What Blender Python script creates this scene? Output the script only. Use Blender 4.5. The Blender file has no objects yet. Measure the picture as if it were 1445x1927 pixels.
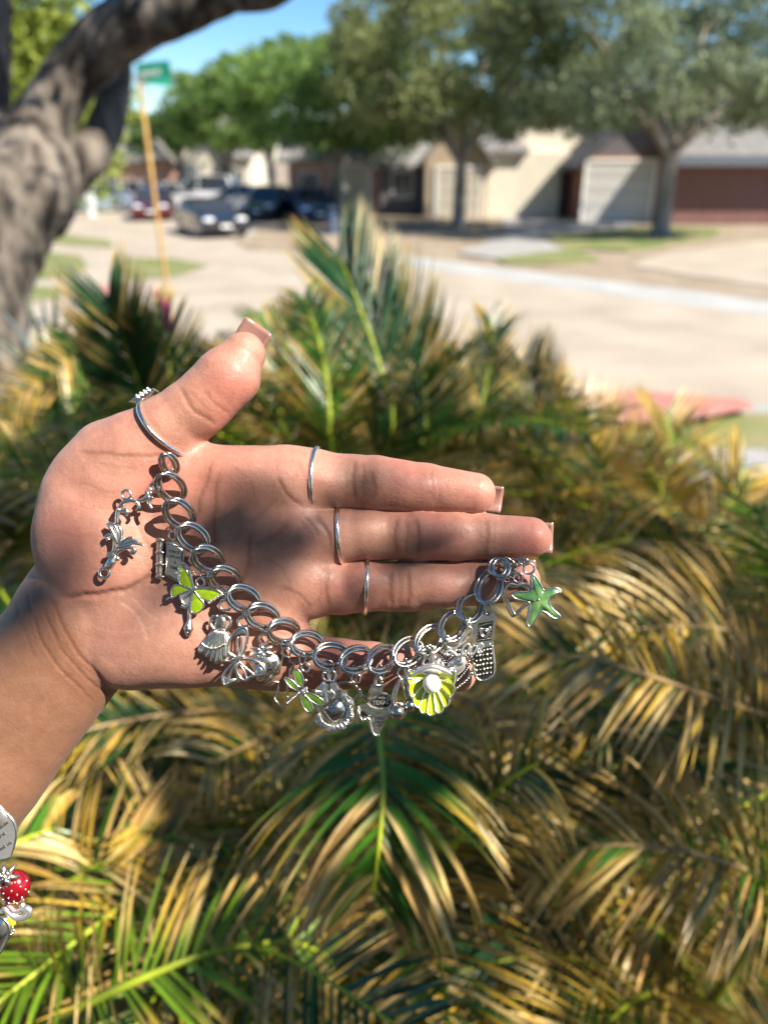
import bpy, bmesh, math, random
import numpy as np
from mathutils import Vector, Matrix
from mathutils.bvhtree import BVHTree

rng = np.random.default_rng(7)
random.seed(7)
sc = bpy.context.scene
COL = sc.collection

# ------------------------------------------------------------------ camera, sky, sun, exposure
CAN_DENS = 0.8
LOWSEED = 3
PITCH = math.radians(24.6)
CAMZ = 2.6
F = 1450.0            # focal length in photo pixels (photo is 1445 x 1927)
CX, CY = 722.5, 963.5
cam_d = bpy.data.cameras.new('camera')
cam = bpy.data.objects.new('camera', cam_d)
COL.objects.link(cam)
cam.location = (0, 0, CAMZ)
cam.rotation_euler = (math.pi / 2 - PITCH, 0, 0)
cam_d.sensor_fit = 'VERTICAL'
cam_d.lens = 26.0
cam_d.sensor_height = 26.0 * 1927 / F
cam_d.sensor_width = 26.0 * 1445 / F
cam_d.clip_start = 0.02
cam_d.clip_end = 2000
cam_d.dof.use_dof = True
cam_d.dof.focus_distance = 0.288
cam_d.dof.aperture_fstop = 26.0 / 3.8
cam_d.dof.aperture_blades = 0
sc.camera = cam

SUN_AZ = math.radians(119)      # direction the sun stands in, measured from +Y (north) towards +X
SUN_EL = math.radians(46)
sun_vec = Vector((math.sin(SUN_AZ) * math.cos(SUN_EL), math.cos(SUN_AZ) * math.cos(SUN_EL), math.sin(SUN_EL)))
world = bpy.data.worlds.new('World')
sc.world = world
world.use_nodes = True
wn = world.node_tree
wn.nodes.clear()
sky = wn.nodes.new('ShaderNodeTexSky')
sky.sky_type = 'NISHITA'
sky.sun_disc = False
sky.sun_elevation = SUN_EL
sky.sun_rotation = SUN_AZ
sky.air_density = 1.0
sky.dust_density = 0.0
sky.ozone_density = 5.0
bg = wn.nodes.new('ShaderNodeBackground')
bg.inputs[1].default_value = 0.078
wo = wn.nodes.new('ShaderNodeOutputWorld')
hs = wn.nodes.new('ShaderNodeHueSaturation'); hs.inputs['Saturation'].default_value = 1.22
wn.links.new(sky.outputs[0], hs.inputs['Color']); wn.links.new(hs.outputs[0], bg.inputs[0])
wn.links.new(bg.outputs[0], wo.inputs[0])
sun_d = bpy.data.lights.new('sun', 'SUN')
sun_d.energy = 5.0
sun_d.angle = math.radians(0.53)
sun_d.color = (1.0, 0.91, 0.78)
sun_o = bpy.data.objects.new('sun', sun_d)
COL.objects.link(sun_o)
sun_o.location = (6, -6, 12)
sun_o.rotation_euler = (-sun_vec).to_track_quat('-Z', 'Y').to_euler()
sc.view_settings.view_transform = 'Standard'
sc.view_settings.look = 'None'
sc.view_settings.exposure = 1.25
sc.view_settings.gamma = 1
sc.view_settings.use_curve_mapping = False
sc.cycles.max_bounces = 8
sc.cycles.transparent_max_bounces = 12
sc.cycles.sample_clamp_indirect = 6

# ------------------------------------------------------------------ places
cP, sP = math.cos(PITCH), math.sin(PITCH)
def c2w(P):
    """camera-frame points (x right, y up, z back) -> world"""
    P = np.asarray(P, float).reshape(-1, 3)
    x, y, z = P[:, 0], P[:, 1], P[:, 2]
    return np.stack([x, -z * cP + y * sP, z * (sP) + y * cP + CAMZ], 1)
def W(px, py, d):
    """the place at axial distance d in the direction of a photo pixel"""
    return c2w([(px - CX) / F * d, (CY - py) / F * d, -d])[0]
def G(px, py, z=0.0):
    """place on the level z"""
    v = W(px, py, 1.0) - np.array([0, 0, CAMZ])
    t = (z - CAMZ) / v[2]
    return np.array([0, 0, CAMZ]) + v * t
def Y(px, py, y):
    """place on the upright plane y = const"""
    v = W(px, py, 1.0) - np.array([0, 0, CAMZ])
    return np.array([0, 0, CAMZ]) + v * (y / v[1])

# ------------------------------------------------------------------ objects
def tag(o, label=None, cat=None, group=None, kind=None):
    if label: o['label'] = label
    if cat: o['category'] = cat
    if group: o['group'] = group
    if kind: o['kind'] = kind
    return o
def empty(name, loc, label=None, cat=None, group=None):
    o = bpy.data.objects.new(name, None)
    o.empty_display_size = 0.05
    COL.objects.link(o)
    o.location = Vector([float(v) for v in loc])
    return tag(o, label, cat, group)
class MB:
    def __init__(s): s.v = []; s.f = []; s.c = []; s.n = 0
    def add(s, v, f, c=None):
        v = np.asarray(v, float).reshape(-1, 3)
        n = s.n
        s.v.append(v)
        s.f.extend([tuple(int(i) + n for i in q) for q in f])
        if c is None: c = (1, 1, 1)
        c = np.asarray(c, float)
        if c.ndim == 1: c = np.tile(c[:3], (len(v), 1))
        s.c.append(c[:, :3])
        s.n += len(v)
        return s
    def box(s, x0, x1, y0, y1, z0, z1, c=None):
        v = [(x, y, z) for x in (x0, x1) for y in (y0, y1) for z in (z0, z1)]
        return s.add(v, [(0, 1, 3, 2), (4, 6, 7, 5), (0, 4, 5, 1), (2, 3, 7, 6), (0, 2, 6, 4), (1, 5, 7, 3)], c)
    def build(s, name, mat, parent=None, smooth=False, loc=None, color=False):
        v = np.concatenate(s.v) if s.v else np.zeros((0, 3))
        if loc is None:
            if parent is not None: loc = np.array(parent_world(parent))
            else:
                loc = v.mean(0) if len(v) else np.zeros(3)
        loc = np.array(loc, float)
        me = bpy.data.meshes.new(name)
        me.from_pydata((v - loc).tolist(), [], s.f)
        me.materials.append(mat)
        if smooth: me.shade_smooth()
        if color:
            a = me.attributes.new('tint', 'FLOAT_COLOR', 'POINT')
            cc = np.concatenate(s.c)
            a.data.foreach_set('color', np.concatenate([cc, np.ones((len(cc), 1))], 1).astype(np.float32).ravel())
        me.update()
        o = bpy.data.objects.new(name, me)
        COL.objects.link(o)
        if parent is not None:
            o.parent = parent
            o.location = Vector(loc - np.array(parent_world(parent)))
        else: o.location = Vector(loc)
        return o
def parent_world(p):
    l = Vector(p.location)
    while p.parent is not None:
        p = p.parent; l = l + p.location
    return l
def norm(a): 
    a = np.asarray(a, float); return a / (np.linalg.norm(a, axis=-1, keepdims=True) + 1e-12)
def catmull(P, n=8, closed=False):
    P = np.asarray(P, float)
    m = len(P); out = []
    rngi = range(m if closed else m - 1)
    for i in rngi:
        if closed: a, b, c, d = P[(i - 1) % m], P[i], P[(i + 1) % m], P[(i + 2) % m]
        else: a, b, c, d = P[max(i - 1, 0)], P[i], P[i + 1], P[min(i + 2, m - 1)]
        for k in range(n):
            t = k / n
            out.append(0.5 * ((2 * b) + (-a + c) * t + (2 * a - 5 * b + 4 * c - d) * t * t + (-a + 3 * b - 3 * c + d) * t ** 3))
    if not closed: out.append(P[-1])
    return np.array(out)
def tube(P, r, sides=8, closed=False, cap=True):
    """swept tube: verts, faces"""
    P = np.asarray(P, float); n = len(P)
    r = np.ones(n) * r if np.isscalar(r) else np.asarray(r, float)
    if closed: T = norm(np.roll(P, -1, 0) - np.roll(P, 1, 0))
    else: T = norm(np.gradient(P, axis=0))
    up = np.array([0, 0, 1.0]) if abs(T[0][2]) < 0.9 else np.array([1.0, 0, 0])
    N = np.zeros((n, 3)); N[0] = norm(np.cross(T[0], up))
    for i in range(1, n):
        v = N[i - 1] - T[i] * np.dot(N[i - 1], T[i]); N[i] = norm(v)
    B = np.cross(T, N)
    a = np.arange(sides) * 2 * math.pi / sides
    if closed:   # share the twist left over at the seam among the rings
        v = N[-1] - T[0] * np.dot(N[-1], T[0]); v = norm(v)
        tw = math.atan2(np.dot(np.cross(v, N[0]), T[0]), np.dot(v, N[0]))
        aa = a[None, :] + (np.arange(n) / n * tw)[:, None]
    else: aa = np.tile(a, (n, 1))
    V = P[:, None, :] + r[:, None, None] * (np.cos(aa)[..., None] * N[:, None, :] + np.sin(aa)[..., None] * B[:, None, :])
    f = []
    for i in range(n if closed else n - 1):
        j = (i + 1) % n
        for k in range(sides):
            l = (k + 1) % sides
            f.append((i * sides + k, i * sides + l, j * sides + l, j * sides + k))
    if not closed and cap:
        f.append(tuple(range(sides))[::-1]); f.append(tuple((n - 1) * sides + k for k in range(sides)))
    return V.reshape(-1, 3), f
def sphere(c, r, nu=12, nv=8):
    r = np.ones(3) * r
    v = [(0, 0, 1)]; f = []
    for i in range(1, nv):
        t = math.pi * i / nv
        for j in range(nu):
            p = 2 * math.pi * j / nu
            v.append((math.sin(t) * math.cos(p), math.sin(t) * math.sin(p), math.cos(t)))
    v.append((0, 0, -1)); L = len(v) - 1
    for j in range(nu): f.append((0, 1 + j, 1 + (j + 1) % nu))
    for i in range(nv - 2):
        for j in range(nu):
            a = 1 + i * nu + j; b = 1 + i * nu + (j + 1) % nu
            f.append((a, a + nu, b + nu, b))
    for j in range(nu): f.append((L, 1 + (nv - 2) * nu + (j + 1) % nu, 1 + (nv - 2) * nu + j))
    return np.array(v) * r + np.asarray(c, float), f

# ------------------------------------------------------------------ materials
MATS = {}
def new_mat(name):
    m = bpy.data.materials.new(name); m.use_nodes = True
    nt = m.node_tree; b = nt.nodes['Principled BSDF']
    MATS[name] = m
    return m, nt, b
def rgba(c): return (c[0], c[1], c[2], 1)
def mat(name, col, rough=0.6, metal=0.0, vary=0.0, scale=8.0, bump=0.0, bscale=60.0, col2=None, detail=5.0, tint=False, transl=0.0, coat=0.0, spec=0.5, stretch=None, contrast=(0.35, 0.65)):
    m, nt, b = new_mat(name)
    N = nt.nodes; L = nt.links
    b.inputs['Roughness'].default_value = rough
    b.inputs['Metallic'].default_value = metal
    b.inputs['Coat Weight'].default_value = coat
    b.inputs['Specular IOR Level'].default_value = spec
    b.inputs['Base Color'].default_value = rgba(col)
    tc = N.new('ShaderNodeTexCoord')
    src = tc.outputs['Object']
    if stretch:
        mp = N.new('ShaderNodeMapping'); mp.inputs['Scale'].default_value = stretch
        L.new(src, mp.inputs[0]); src = mp.outputs[0]
    out = None
    if vary > 0 or col2 is not None:
        nz = N.new('ShaderNodeTexNoise'); nz.inputs['Scale'].default_value = scale; nz.inputs['Detail'].default_value = detail
        L.new(src, nz.inputs['Vector'])
        rp = N.new('ShaderNodeValToRGB')
        c2 = col2 if col2 is not None else tuple(v * (1 + vary) for v in col)
        c1 = col if col2 is not None else tuple(v * (1 - vary) for v in col)
        rp.color_ramp.elements[0].position = contrast[0]; rp.color_ramp.elements[0].color = rgba(c1)
        rp.color_ramp.elements[1].position = contrast[1]; rp.color_ramp.elements[1].color = rgba(c2)
        L.new(nz.outputs['Fac'], rp.inputs[0]); out = rp.outputs[0]
    if tint:
        at = N.new('ShaderNodeAttribute'); at.attribute_name = 'tint'
        if out is None: out = at.outputs['Color']
        else:
            mx = N.new('ShaderNodeMix'); mx.data_type = 'RGBA'; mx.blend_type = 'MULTIPLY'; mx.inputs[0].default_value = 1
            L.new(out, mx.inputs[6]); L.new(at.outputs['Color'], mx.inputs[7]); out = mx.outputs[2]
    if out is not None: L.new(out, b.inputs['Base Color'])
    if bump > 0:
        n2 = N.new('ShaderNodeTexNoise'); n2.inputs['Scale'].default_value = bscale; n2.inputs['Detail'].default_value = 6
        L.new(src, n2.inputs['Vector'])
        bp = N.new('ShaderNodeBump'); bp.inputs['Strength'].default_value = min(1, bump); bp.inputs['Distance'].default_value = 0.5 / bscale
        L.new(n2.outputs['Fac'], bp.inputs['Height']); L.new(bp.outputs[0], b.inputs['Normal'])
    if transl > 0:
        t = N.new('ShaderNodeBsdfTranslucent'); ms = N.new('ShaderNodeMixShader'); ms.inputs[0].default_value = transl
        if out is not None: L.new(out, t.inputs[0])
        else: t.inputs[0].default_value = rgba(col)
        o = N['Material Output']
        L.new(b.outputs[0], ms.inputs[1]); L.new(t.outputs[0], ms.inputs[2]); L.new(ms.outputs[0], o.inputs[0])
    return m
# ------------------------------------------------------------------ ground, street, pavements
def noise2(x, y, s=1.0, seed=0):
    return (np.sin(x * 1.7 * s + seed) * np.cos(y * 1.3 * s + seed * 2) + 0.5 * np.sin(x * 3.9 * s + y * 2.1 * s + seed * 3) + 0.25 * np.sin(y * 7.7 * s - x * 5.3 * s + seed)) / 1.75
def hyard(x, y):
    """height of the raised planting bed near the viewer"""
    t = np.clip((6.0 - y) / 2.6, 0, 1); t = t * t * (3 - 2 * t)
    return 0.012 + 1.08 * t
M_street = mat('concrete_street', (0.28, 0.235, 0.18), 0.85, col2=(0.40, 0.345, 0.27), scale=0.7, bump=0.3, bscale=30, detail=9, contrast=(0.25, 0.7))
M_light = mat('pale_concrete', (0.34, 0.34, 0.32), 0.85, vary=0.10, scale=1.3, bump=0.2, bscale=30)
M_walk = mat('sidewalk_concrete', (0.29, 0.28, 0.265), 0.85, vary=0.12, scale=2.0, bump=0.3, bscale=40)
M_dirt = mat('dry_earth', (0.22, 0.17, 0.115), 0.95, col2=(0.30, 0.245, 0.175), scale=1.6, bump=0.5, bscale=14)
M_lawn = mat('lawn', (0.10, 0.15, 0.025), 0.9, col2=(0.22, 0.20, 0.09), scale=0.8, bump=0.6, bscale=25)
M_soil = mat('dark_soil', (0.05, 0.036, 0.024), 0.95, vary=0.4, scale=9, bump=0.8, bscale=30)  # the bed's own dark soil
M_red = mat('faded_red_paint', (0.38, 0.13, 0.10), 0.8, col2=(0.38, 0.21, 0.17), scale=5, bump=0.2, bscale=40)
def sheet(name, poly, z, m, kind='structure', th=None):
    P = np.array([(p[0], p[1]) for p in poly], float); n = len(P)
    mb = MB()
    if th:
        mb.add(np.concatenate([np.c_[P, np.full(n, z)], np.c_[P, np.full(n, z - th)]]), [tuple(range(n))] + [(i, (i + 1) % n, n + (i + 1) % n, n + i) for i in range(n)])
    else: mb.add(np.c_[P, np.full(n, z)], [tuple(range(n))])
    o = mb.build(name, m)
    return tag(o, kind=kind)
gp = lambda L, z=0.0: [G(x, y, z)[:2] for x, y in L]
# base sheet out to the horizon
mb = MB(); mb.box(-500, 500, -300, 900, -0.6, -0.012); tag(mb.build('ground', M_dirt), kind='structure')
# the street and its side street
sheet('street', [(-60, 9.2), (-8, 8.9), (2, 8.62), (60, 7.6), (60, 10.4), (7.6, 14.6), (1.15, 21.8), (-2.5, 26.0), (-16, 50), (-24, 70), (-40, 70), (-60, 40)], 0.0, M_street)
sheet('gutter', [(60, 10.0), (60, 11.2), (8.0, 15.7), (1.5, 22.9), (-2.3, 27.3), (-14, 50), (-14.9, 49.6), (-3.1, 26.5), (0.65, 21.3), (7.1, 14.1)], 0.004, M_light)
# kerb line on the near side
kb = catmull([(-30, 9.0), (-4, 8.7), (2.0, 8.42), (4.0, 8.32), (30, 7.7)], 6)
M_kerb = M_light
mb = MB()
mb.add(*tube(np.c_[kb, np.full(len(kb), 0.02)], 0.10, 6)); tag(mb.build('kerb', M_kerb), kind='structure')
sheet('red_kerb_marking', gp([(1090, 742), (1200, 735), (1400, 752), (1420, 768), (1300, 790), (1150, 800), (1090, 778)], 0.14), 0.145, M_red)
sheet('red_kerb_marking', gp([(165, 536), (245, 540), (240, 560), (180, 562)]), 0.010, M_red)
# verge and footpath beyond the planting
sheet('verge', [(1.5, 7.1), (30, 6.5), (30, 7.6), (1.5, 8.25)], 0.05, M_lawn, th=0.05)
for i in range(8):
    x0 = 2.2 + i * 1.5
    sheet('sidewalk', [(x0, 5.9 - 0.03 * x0), (x0 + 1.48, 5.86 - 0.03 * x0), (x0 + 1.48, 7.06 - 0.03 * x0), (x0, 7.1 - 0.03 * x0)], 0.07, M_walk, th=0.07)
# corner on the left: paths with grass patches between
for pl in ([(0, 415), (60, 432), (205, 452), (215, 466), (130, 462), (0, 440)], [(0, 470), (60, 472), (150, 480), (165, 500), (150, 518), (60, 528), (0, 532)], [(0, 538), (110, 540), (118, 560), (60, 568), (0, 570)], [(228, 484), (330, 486), (395, 500), (330, 520), (245, 526), (225, 505)]):
    sheet('grass_patch', gp(pl, 0.01), 0.012, M_lawn)
# far side: lawns and driveways
sheet('front_lawn', gp([(440, 455), (520, 425), (700, 405), (905, 404), (1000, 412), (960, 440), (930, 452), (780, 462), (560, 474), (470, 470)]), 0.03, M_dirt, th=0.03)
sheet('driveway', gp([(940, 405), (1230, 405), (1100, 470), (985, 497), (860, 478), (950, 445)]), 0.034, M_walk)
sheet('front_lawn', gp([(1010, 446), (1230, 428), (1360, 432), (1330, 450), (1180, 474), (1060, 470)]), 0.05, M_lawn, th=0.05)
sheet('front_lawn', gp([(930, 488), (1080, 470), (1130, 492), (1060, 498), (950, 498)]), 0.045, M_lawn, th=0.045)
sheet('driveway', gp([(1445, 452), (1620, 455), (1700, 540), (1500, 548), (1300, 520), (1180, 500), (1260, 474)]), 0.010, M_street)

# raised planting bed under the palms, one sheet with its slope
mb = MB(); nx, ny = 60, 50
xs = np.linspace(-14, 14, nx); ys = np.linspace(-12, 6.05, ny)
X, Yg = np.meshgrid(xs, ys, indexing='ij'); Z = hyard(X, Yg) + 0.03 * noise2(X, Yg, 1.5) * (Yg < 5)
mb.add(np.stack([X, Yg, Z], -1).reshape(-1, 3), [(i * ny + j, (i + 1) * ny + j, (i + 1) * ny + j + 1, i * ny + j + 1) for i in range(nx - 1) for j in range(ny - 1)])
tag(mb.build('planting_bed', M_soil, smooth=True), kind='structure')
# litter of fallen leaves
mb = MB(); n = 5000
lx = rng.uniform(-3, 4, n); ly = rng.uniform(0, 4.4, n); lz = hyard(lx, ly) + 0.03 * noise2(lx, ly, 1.5) + 0.02
a = rng.uniform(0, 6.28, n); s_ = rng.uniform(0.015, 0.04, n); th = rng.normal(0, 0.35, n)
V = np.zeros((n, 4, 3)); dx = np.stack([np.cos(a), np.sin(a), th], 1) * s_[:, None]; dy = np.stack([-np.sin(a), np.cos(a), th * 0], 1) * s_[:, None] * 0.45
c = np.stack([lx, ly, lz], 1)
V[:, 0] = c - dx; V[:, 1] = c - dy; V[:, 2] = c + dx; V[:, 3] = c + dy
cc = np.repeat(np.array([(0.30, 0.19, 0.09), (0.16, 0.09, 0.045), (0.36, 0.27, 0.15)])[rng.integers(0, 3, n)], 4, 0)
M_litter = mat('leaf_litter', (1, 1, 1), 0.8, tint=True, vary=0.15)
mb.add(V.reshape(-1, 3), np.arange(4 * n).reshape(-1, 4), cc); tag(mb.build('leaf_litter', M_litter, color=True), kind='stuff')

# ------------------------------------------------------------------ trees
M_leafA = mat('oak_leaves', (1, 1, 1), 0.5, tint=True, transl=0.5, vary=0.2, scale=3)
M_bark = mat('oak_bark', (0.03, 0.023, 0.018), 0.95, col2=(0.21, 0.18, 0.15), scale=9, bump=1.0, bscale=22, stretch=(1, 1, 0.4), contrast=(0.40, 0.62))
M_bark2 = mat('tree_bark', (0.16, 0.13, 0.10), 0.95, col2=(0.30, 0.27, 0.23), scale=3, bump=0.8, bscale=12, stretch=(1, 1, 0.3))
def leaf_quads(c, s, cols, flat=0.0, asp=0.5):
    n = len(c)
    d = norm(rng.normal(size=(n, 3))); e = norm(np.cross(d, rng.normal(size=(n, 3))))
    d = d * s[:, None]; e = e * s[:, None] * asp
    V = np.stack([c - d, c - e, c + d, c + e], 1).reshape(-1, 3)
    return V, np.arange(4 * n).reshape(-1, 4), np.repeat(cols, 4, 0)
def clumped(n, cen, rad, nclump, cs, shell=0.55):
    cl = norm(rng.normal(size=(nclump, 3))) * (shell + (1 - shell) * rng.random((nclump, 1)) ** 0.6)
    cl[:, 2] = np.where(cl[:, 2] < -0.55, -0.55 + 0.2 * rng.random(nclump), cl[:, 2])
    cc = np.asarray(cen) + cl * np.asarray(rad)
    k = rng.integers(0, nclump, n)
    sz = rng.uniform(0.6, 1.3, nclump)
    p = cc[k] + norm(rng.normal(size=(n, 3))) * (rng.random((n, 1)) ** 0.45) * cs * sz[k][:, None] * np.array([1, 1, 0.7])
    return p, k, cc
def crown_mesh(name, parent, parts, base, lo, hi, leaf, mt=None):
    mb = MB()
    for n, cen, rad, ncl, cs in parts:
        p, k, cc = clumped(n, cen, rad, ncl, cs)
        t = np.clip(rng.normal(0.5, 0.22, (n, 1)) + rng.normal(0, 0.16, ncl)[k][:, None], 0, 1)
        col = np.array(lo) * (1 - t) + np.array(hi) * t
        v, f, c = leaf_quads(p, rng.uniform(0.6, 1.25, n) * leaf, col)
        mb.add(v, f, c)
    return mb.build(name, mt or M_leafA, parent, color=True)
def limb(mb, pts, r0, r1, sides=9, wob=0.03):
    P = catmull(pts, 6); n = len(P)
    P = P + rng.normal(0, wob, P.shape) * r0
    mb.add(*tube(P, np.linspace(r0, r1, n), sides))
def street_tree(name, label, base, h, crown, trunk_r, lo, hi, n=9000, leaf=0.16, fork=0.35, group=None, ncl=60, cs=0.9, rad=None, cz=None, lean=(0, 0)):
    base = np.array(base, float)
    t = empty(name, base, label, 'tree', group)
    top = base + (lean[0], lean[1], h * fork)
    mb = MB(); P = [base - (0, 0, 0.05), base + (0.02, 0, h * fork * 0.5), top]
    limb(mb, P, trunk_r * 1.15, trunk_r * 0.8)
    mb.add(*tube(np.array([base - (0, 0, 0.02), base + (0, 0, 0.25)]), np.array([trunk_r * 1.8, trunk_r * 1.1]), 10))
    mb.build('trunk', M_bark2, t, smooth=True)
    cen = top + (0, 0, (h - h * fork) * 0.5) if cz is None else np.array([top[0], top[1], cz])
    rad = rad or (crown, crown, (h - h * fork) * 0.55)
    for k in range(7):
        a = k * 2.4 + rng.random(); mb = MB()
        q = cen + np.array([math.cos(a) * rad[0] * 0.6, math.sin(a) * rad[1] * 0.6, rad[2] * rng.uniform(-0.25, 0.6)])
        mid = top * 0.5 + q * 0.5 + (0, 0, 0.3)
        limb(mb, [top - (0, 0, 0.2), mid, q], trunk_r * 0.55, trunk_r * 0.12, 7)
        mb.build('limb', M_bark2, t, smooth=True)
    crown_mesh('crown', t, [(int(n * 0.95), cen, rad, ncl, cs)], base, lo, hi, leaf)
    return t
GL, GH = (0.06, 0.09, 0.03), (0.25, 0.31, 0.11)      # grey-green live oak
BL, BH = (0.06, 0.12, 0.025), (0.26, 0.40, 0.09)     # brighter green
YL, YH = (0.08, 0.12, 0.015), (0.30, 0.36, 0.06)
# trees across the street
b0 = G(1240, 446); street_tree('shade_tree', 'large grey-green live oak whose trunk stands left of the brick house at the right', (b0[0], b0[1], 0), 11, 5.6, 0.30, (0.10, 0.13, 0.07), (0.32, 0.39, 0.22), 30000, 0.12, 0.26, ncl=130, cs=1.1, rad=(6.4, 4.6, 4.3), cz=6.2)
b0 = G(862, 431); street_tree('shade_tree', 'live oak with a forked pale trunk in front of the tan gabled garage', (b0[0], b0[1], 0), 10, 5.0, 0.26, (0.08, 0.105, 0.035), (0.30, 0.34, 0.12), 28000, 0.12, 0.26, ncl=110, cs=1.1, rad=(5.6, 4.4, 3.6), cz=5.8)
b0 = G(632, 412); street_tree('shade_tree', 'slender dark-trunked tree left of the beige garage door, bright green crown', (b0[0], b0[1], 0), 10, 4.6, 0.26, BL, BH, 22000, 0.14, 0.24, ncl=90, cs=1.2, rad=(4.4, 4.2, 2.5), cz=4.8)
for (px, d, cz, rx, rz, lo, hi, lab) in ((425, 50, 5.0, 2.9, 2.8, BL, BH, 'tall bright green tree above the parked cars, left of the slender tree'),
        (330, 62, 3.6, 3.0, 2.0, BL, (0.12, 0.20, 0.05), 'green tree at the far end of the street, right of the street sign pole'),
        (510, 66, 6.8, 5.0, 4.2, BL, BH, 'broad green tree behind the dark parked cars'),
        (255, 70, 3.9, 4.0, 2.2, GL, GH, 'low dark green tree behind the street sign pole'),
        (760, 58, 8.0, 6.0, 4.4, GL, GH, 'dark live oak rising behind the grey roof'),
        (1050, 56, 8.5, 7.5, 4.5, GL, GH, 'live oak rising behind the cream gable'),
        (1420, 50, 8.5, 6.5, 4.5, (0.05, 0.075, 0.04), (0.20, 0.27, 0.14), 'live oak behind the brick house at the right edge'),
        (60, 55, 6.8, 6.5, 4.0, YL, YH, 'yellow-green tree far off behind the big oak trunk'),
        (-90, 40, 6.4, 6.0, 3.6, YL, YH, 'yellow-green tree at the far left behind the big oak')):
    x = Y(px, 300, d)[0]
    street_tree('background_tree', lab, (x, d, 0), cz + rz * 0.7, rx, 0.28, lo, hi, 12000, 0.17, 0.3, ncl=60, cs=1.0, rad=(rx, rx * 0.8, rz), cz=cz)

# the big oak on the left, limbs reaching overhead
oak = empty('live_oak', (G(-20, 800, 1.0)[0] - 0.2, 3.9, 1.05), 'massive gnarled live oak trunk at the left edge with limbs arching over the street', 'tree')
ob = np.array(oak.location)
def OY(px, py, d): return W(px, py, d)
D0 = 3.9
def gnarl(pts, rad, name, sides=26, amp=0.10):
    P = np.array(pts, float); P = catmull(P, 10); n = len(P)
    r = np.interp(np.linspace(0, 1, n), np.linspace(0, 1, len(rad)), rad)
    v, f = tube(P, r, sides)
    ax_ = np.repeat(P, sides, 0); d = norm(v[:n * sides] - ax_)
    rr = np.repeat(r, sides)
    v = v.copy(); w = v[:n * sides]
    k = noise2(w[:, 0] * 6, w[:, 2] * 3.2 + w[:, 1] * 5, 1.1, 1) + 0.6 * noise2(w[:, 0] * 14 + w[:, 1] * 12, w[:, 2] * 8, 1.0, 4) + 0.35 * noise2(w[:, 0] * 34 + w[:, 1] * 30, w[:, 2] * 15, 1.0, 2)
    v[:n * sides] = w + d * (amp * rr * k)[:, None]
    mb = MB(); mb.add(v, f); return mb.build(name, M_bark, oak, smooth=True)
gnarl([W(-45, 1000, 3.9), W(-30, 800, 3.9), W(-25, 640, 3.95), W(-12, 520, 3.95), W(18, 430, 3.95), W(48, 350, 3.95), W(75, 275, 4.0)], [0.33, 0.24, 0.20, 0.19, 0.215, 0.245, 0.20], 'trunk')
gnarl([W(35, 400, 3.95), W(58, 300, 3.95), W(92, 215, 3.95), W(148, 128, 3.9), W(225, 58, 3.8), W(330, 15, 3.7), W(430, -22, 3.6), W(500, -12, 3.5), W(560, -60, 3.4), W(680, -180, 3.2)], [0.16, 0.17, 0.14, 0.135, 0.14, 0.13, 0.095, 0.075, 0.07, 0.05], 'limb')
gnarl([W(60, 400, 4.05), W(110, 345, 4.1), W(165, 290, 4.1), W(203, 225, 4.15), W(219, 150, 4.2), W(222, 60, 4.2), W(240, -60, 4.2), W(300, -260, 4.0)], [0.16, 0.13, 0.11, 0.092, 0.084, 0.084, 0.084, 0.07], 'limb')
gnarl([W(20, 430, 4.1), W(-15, 330, 4.2), W(-25, 200, 4.25), W(-20, 80, 4.2), W(-30, -80, 4.1), W(-100, -300, 4.0)], [0.16, 0.14, 0.12, 0.115, 0.11, 0.08], 'limb')
gnarl([W(250, 50, 3.8), W(290, 10, 3.8), W(330, -60, 3.9), W(380, -200, 4.0)], [0.12, 0.11, 0.09, 0.07], 'limb')
gnarl([W(-45, 990, 3.9), W(20, 850, 3.7), W(70, 800, 3.5), W(85, 830, 3.4)], [0.16, 0.10, 0.08, 0.03], 'root')
# overhead branches, spreading from the forks towards and over the viewer
tips = []
for k, (a0, rr_, z1) in enumerate([(-0.6, 3.4, 5.6), (0.1, 3.8, 5.9), (0.6, 4.4, 5.6), (1.1, 4.0, 5.9), (1.7, 3.6, 6.2), (2.6, 3.2, 6.0), (3.6, 3.0, 6.0)]):
    st = W(300, -260, 4.0) if k % 2 else W(-100, -300, 4.0)
    if k < 4: st = W(380, -200, 4.0)
    en = np.array([st[0] + math.cos(a0 - 1.2) * rr_, st[1] + math.sin(a0 - 1.2) * rr_, z1])
    md = (st + en) / 2 + np.array([0, 0, 0.5])
    gnarl([st, md, en], [0.08, 0.055, 0.02], 'limb', 10, 0.1)
    tips.append(en)
mb = MB()
CANCOL = np.array([0.06, 0.10, 0.02]), np.array([0.20, 0.27, 0.05])
n = 50000
ncl = 430
cl = np.stack([rng.uniform(-4.6, 5.4, ncl), rng.uniform(-4.2, 4.4, ncl), rng.uniform(4.6, 6.6, ncl)], 1)
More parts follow.
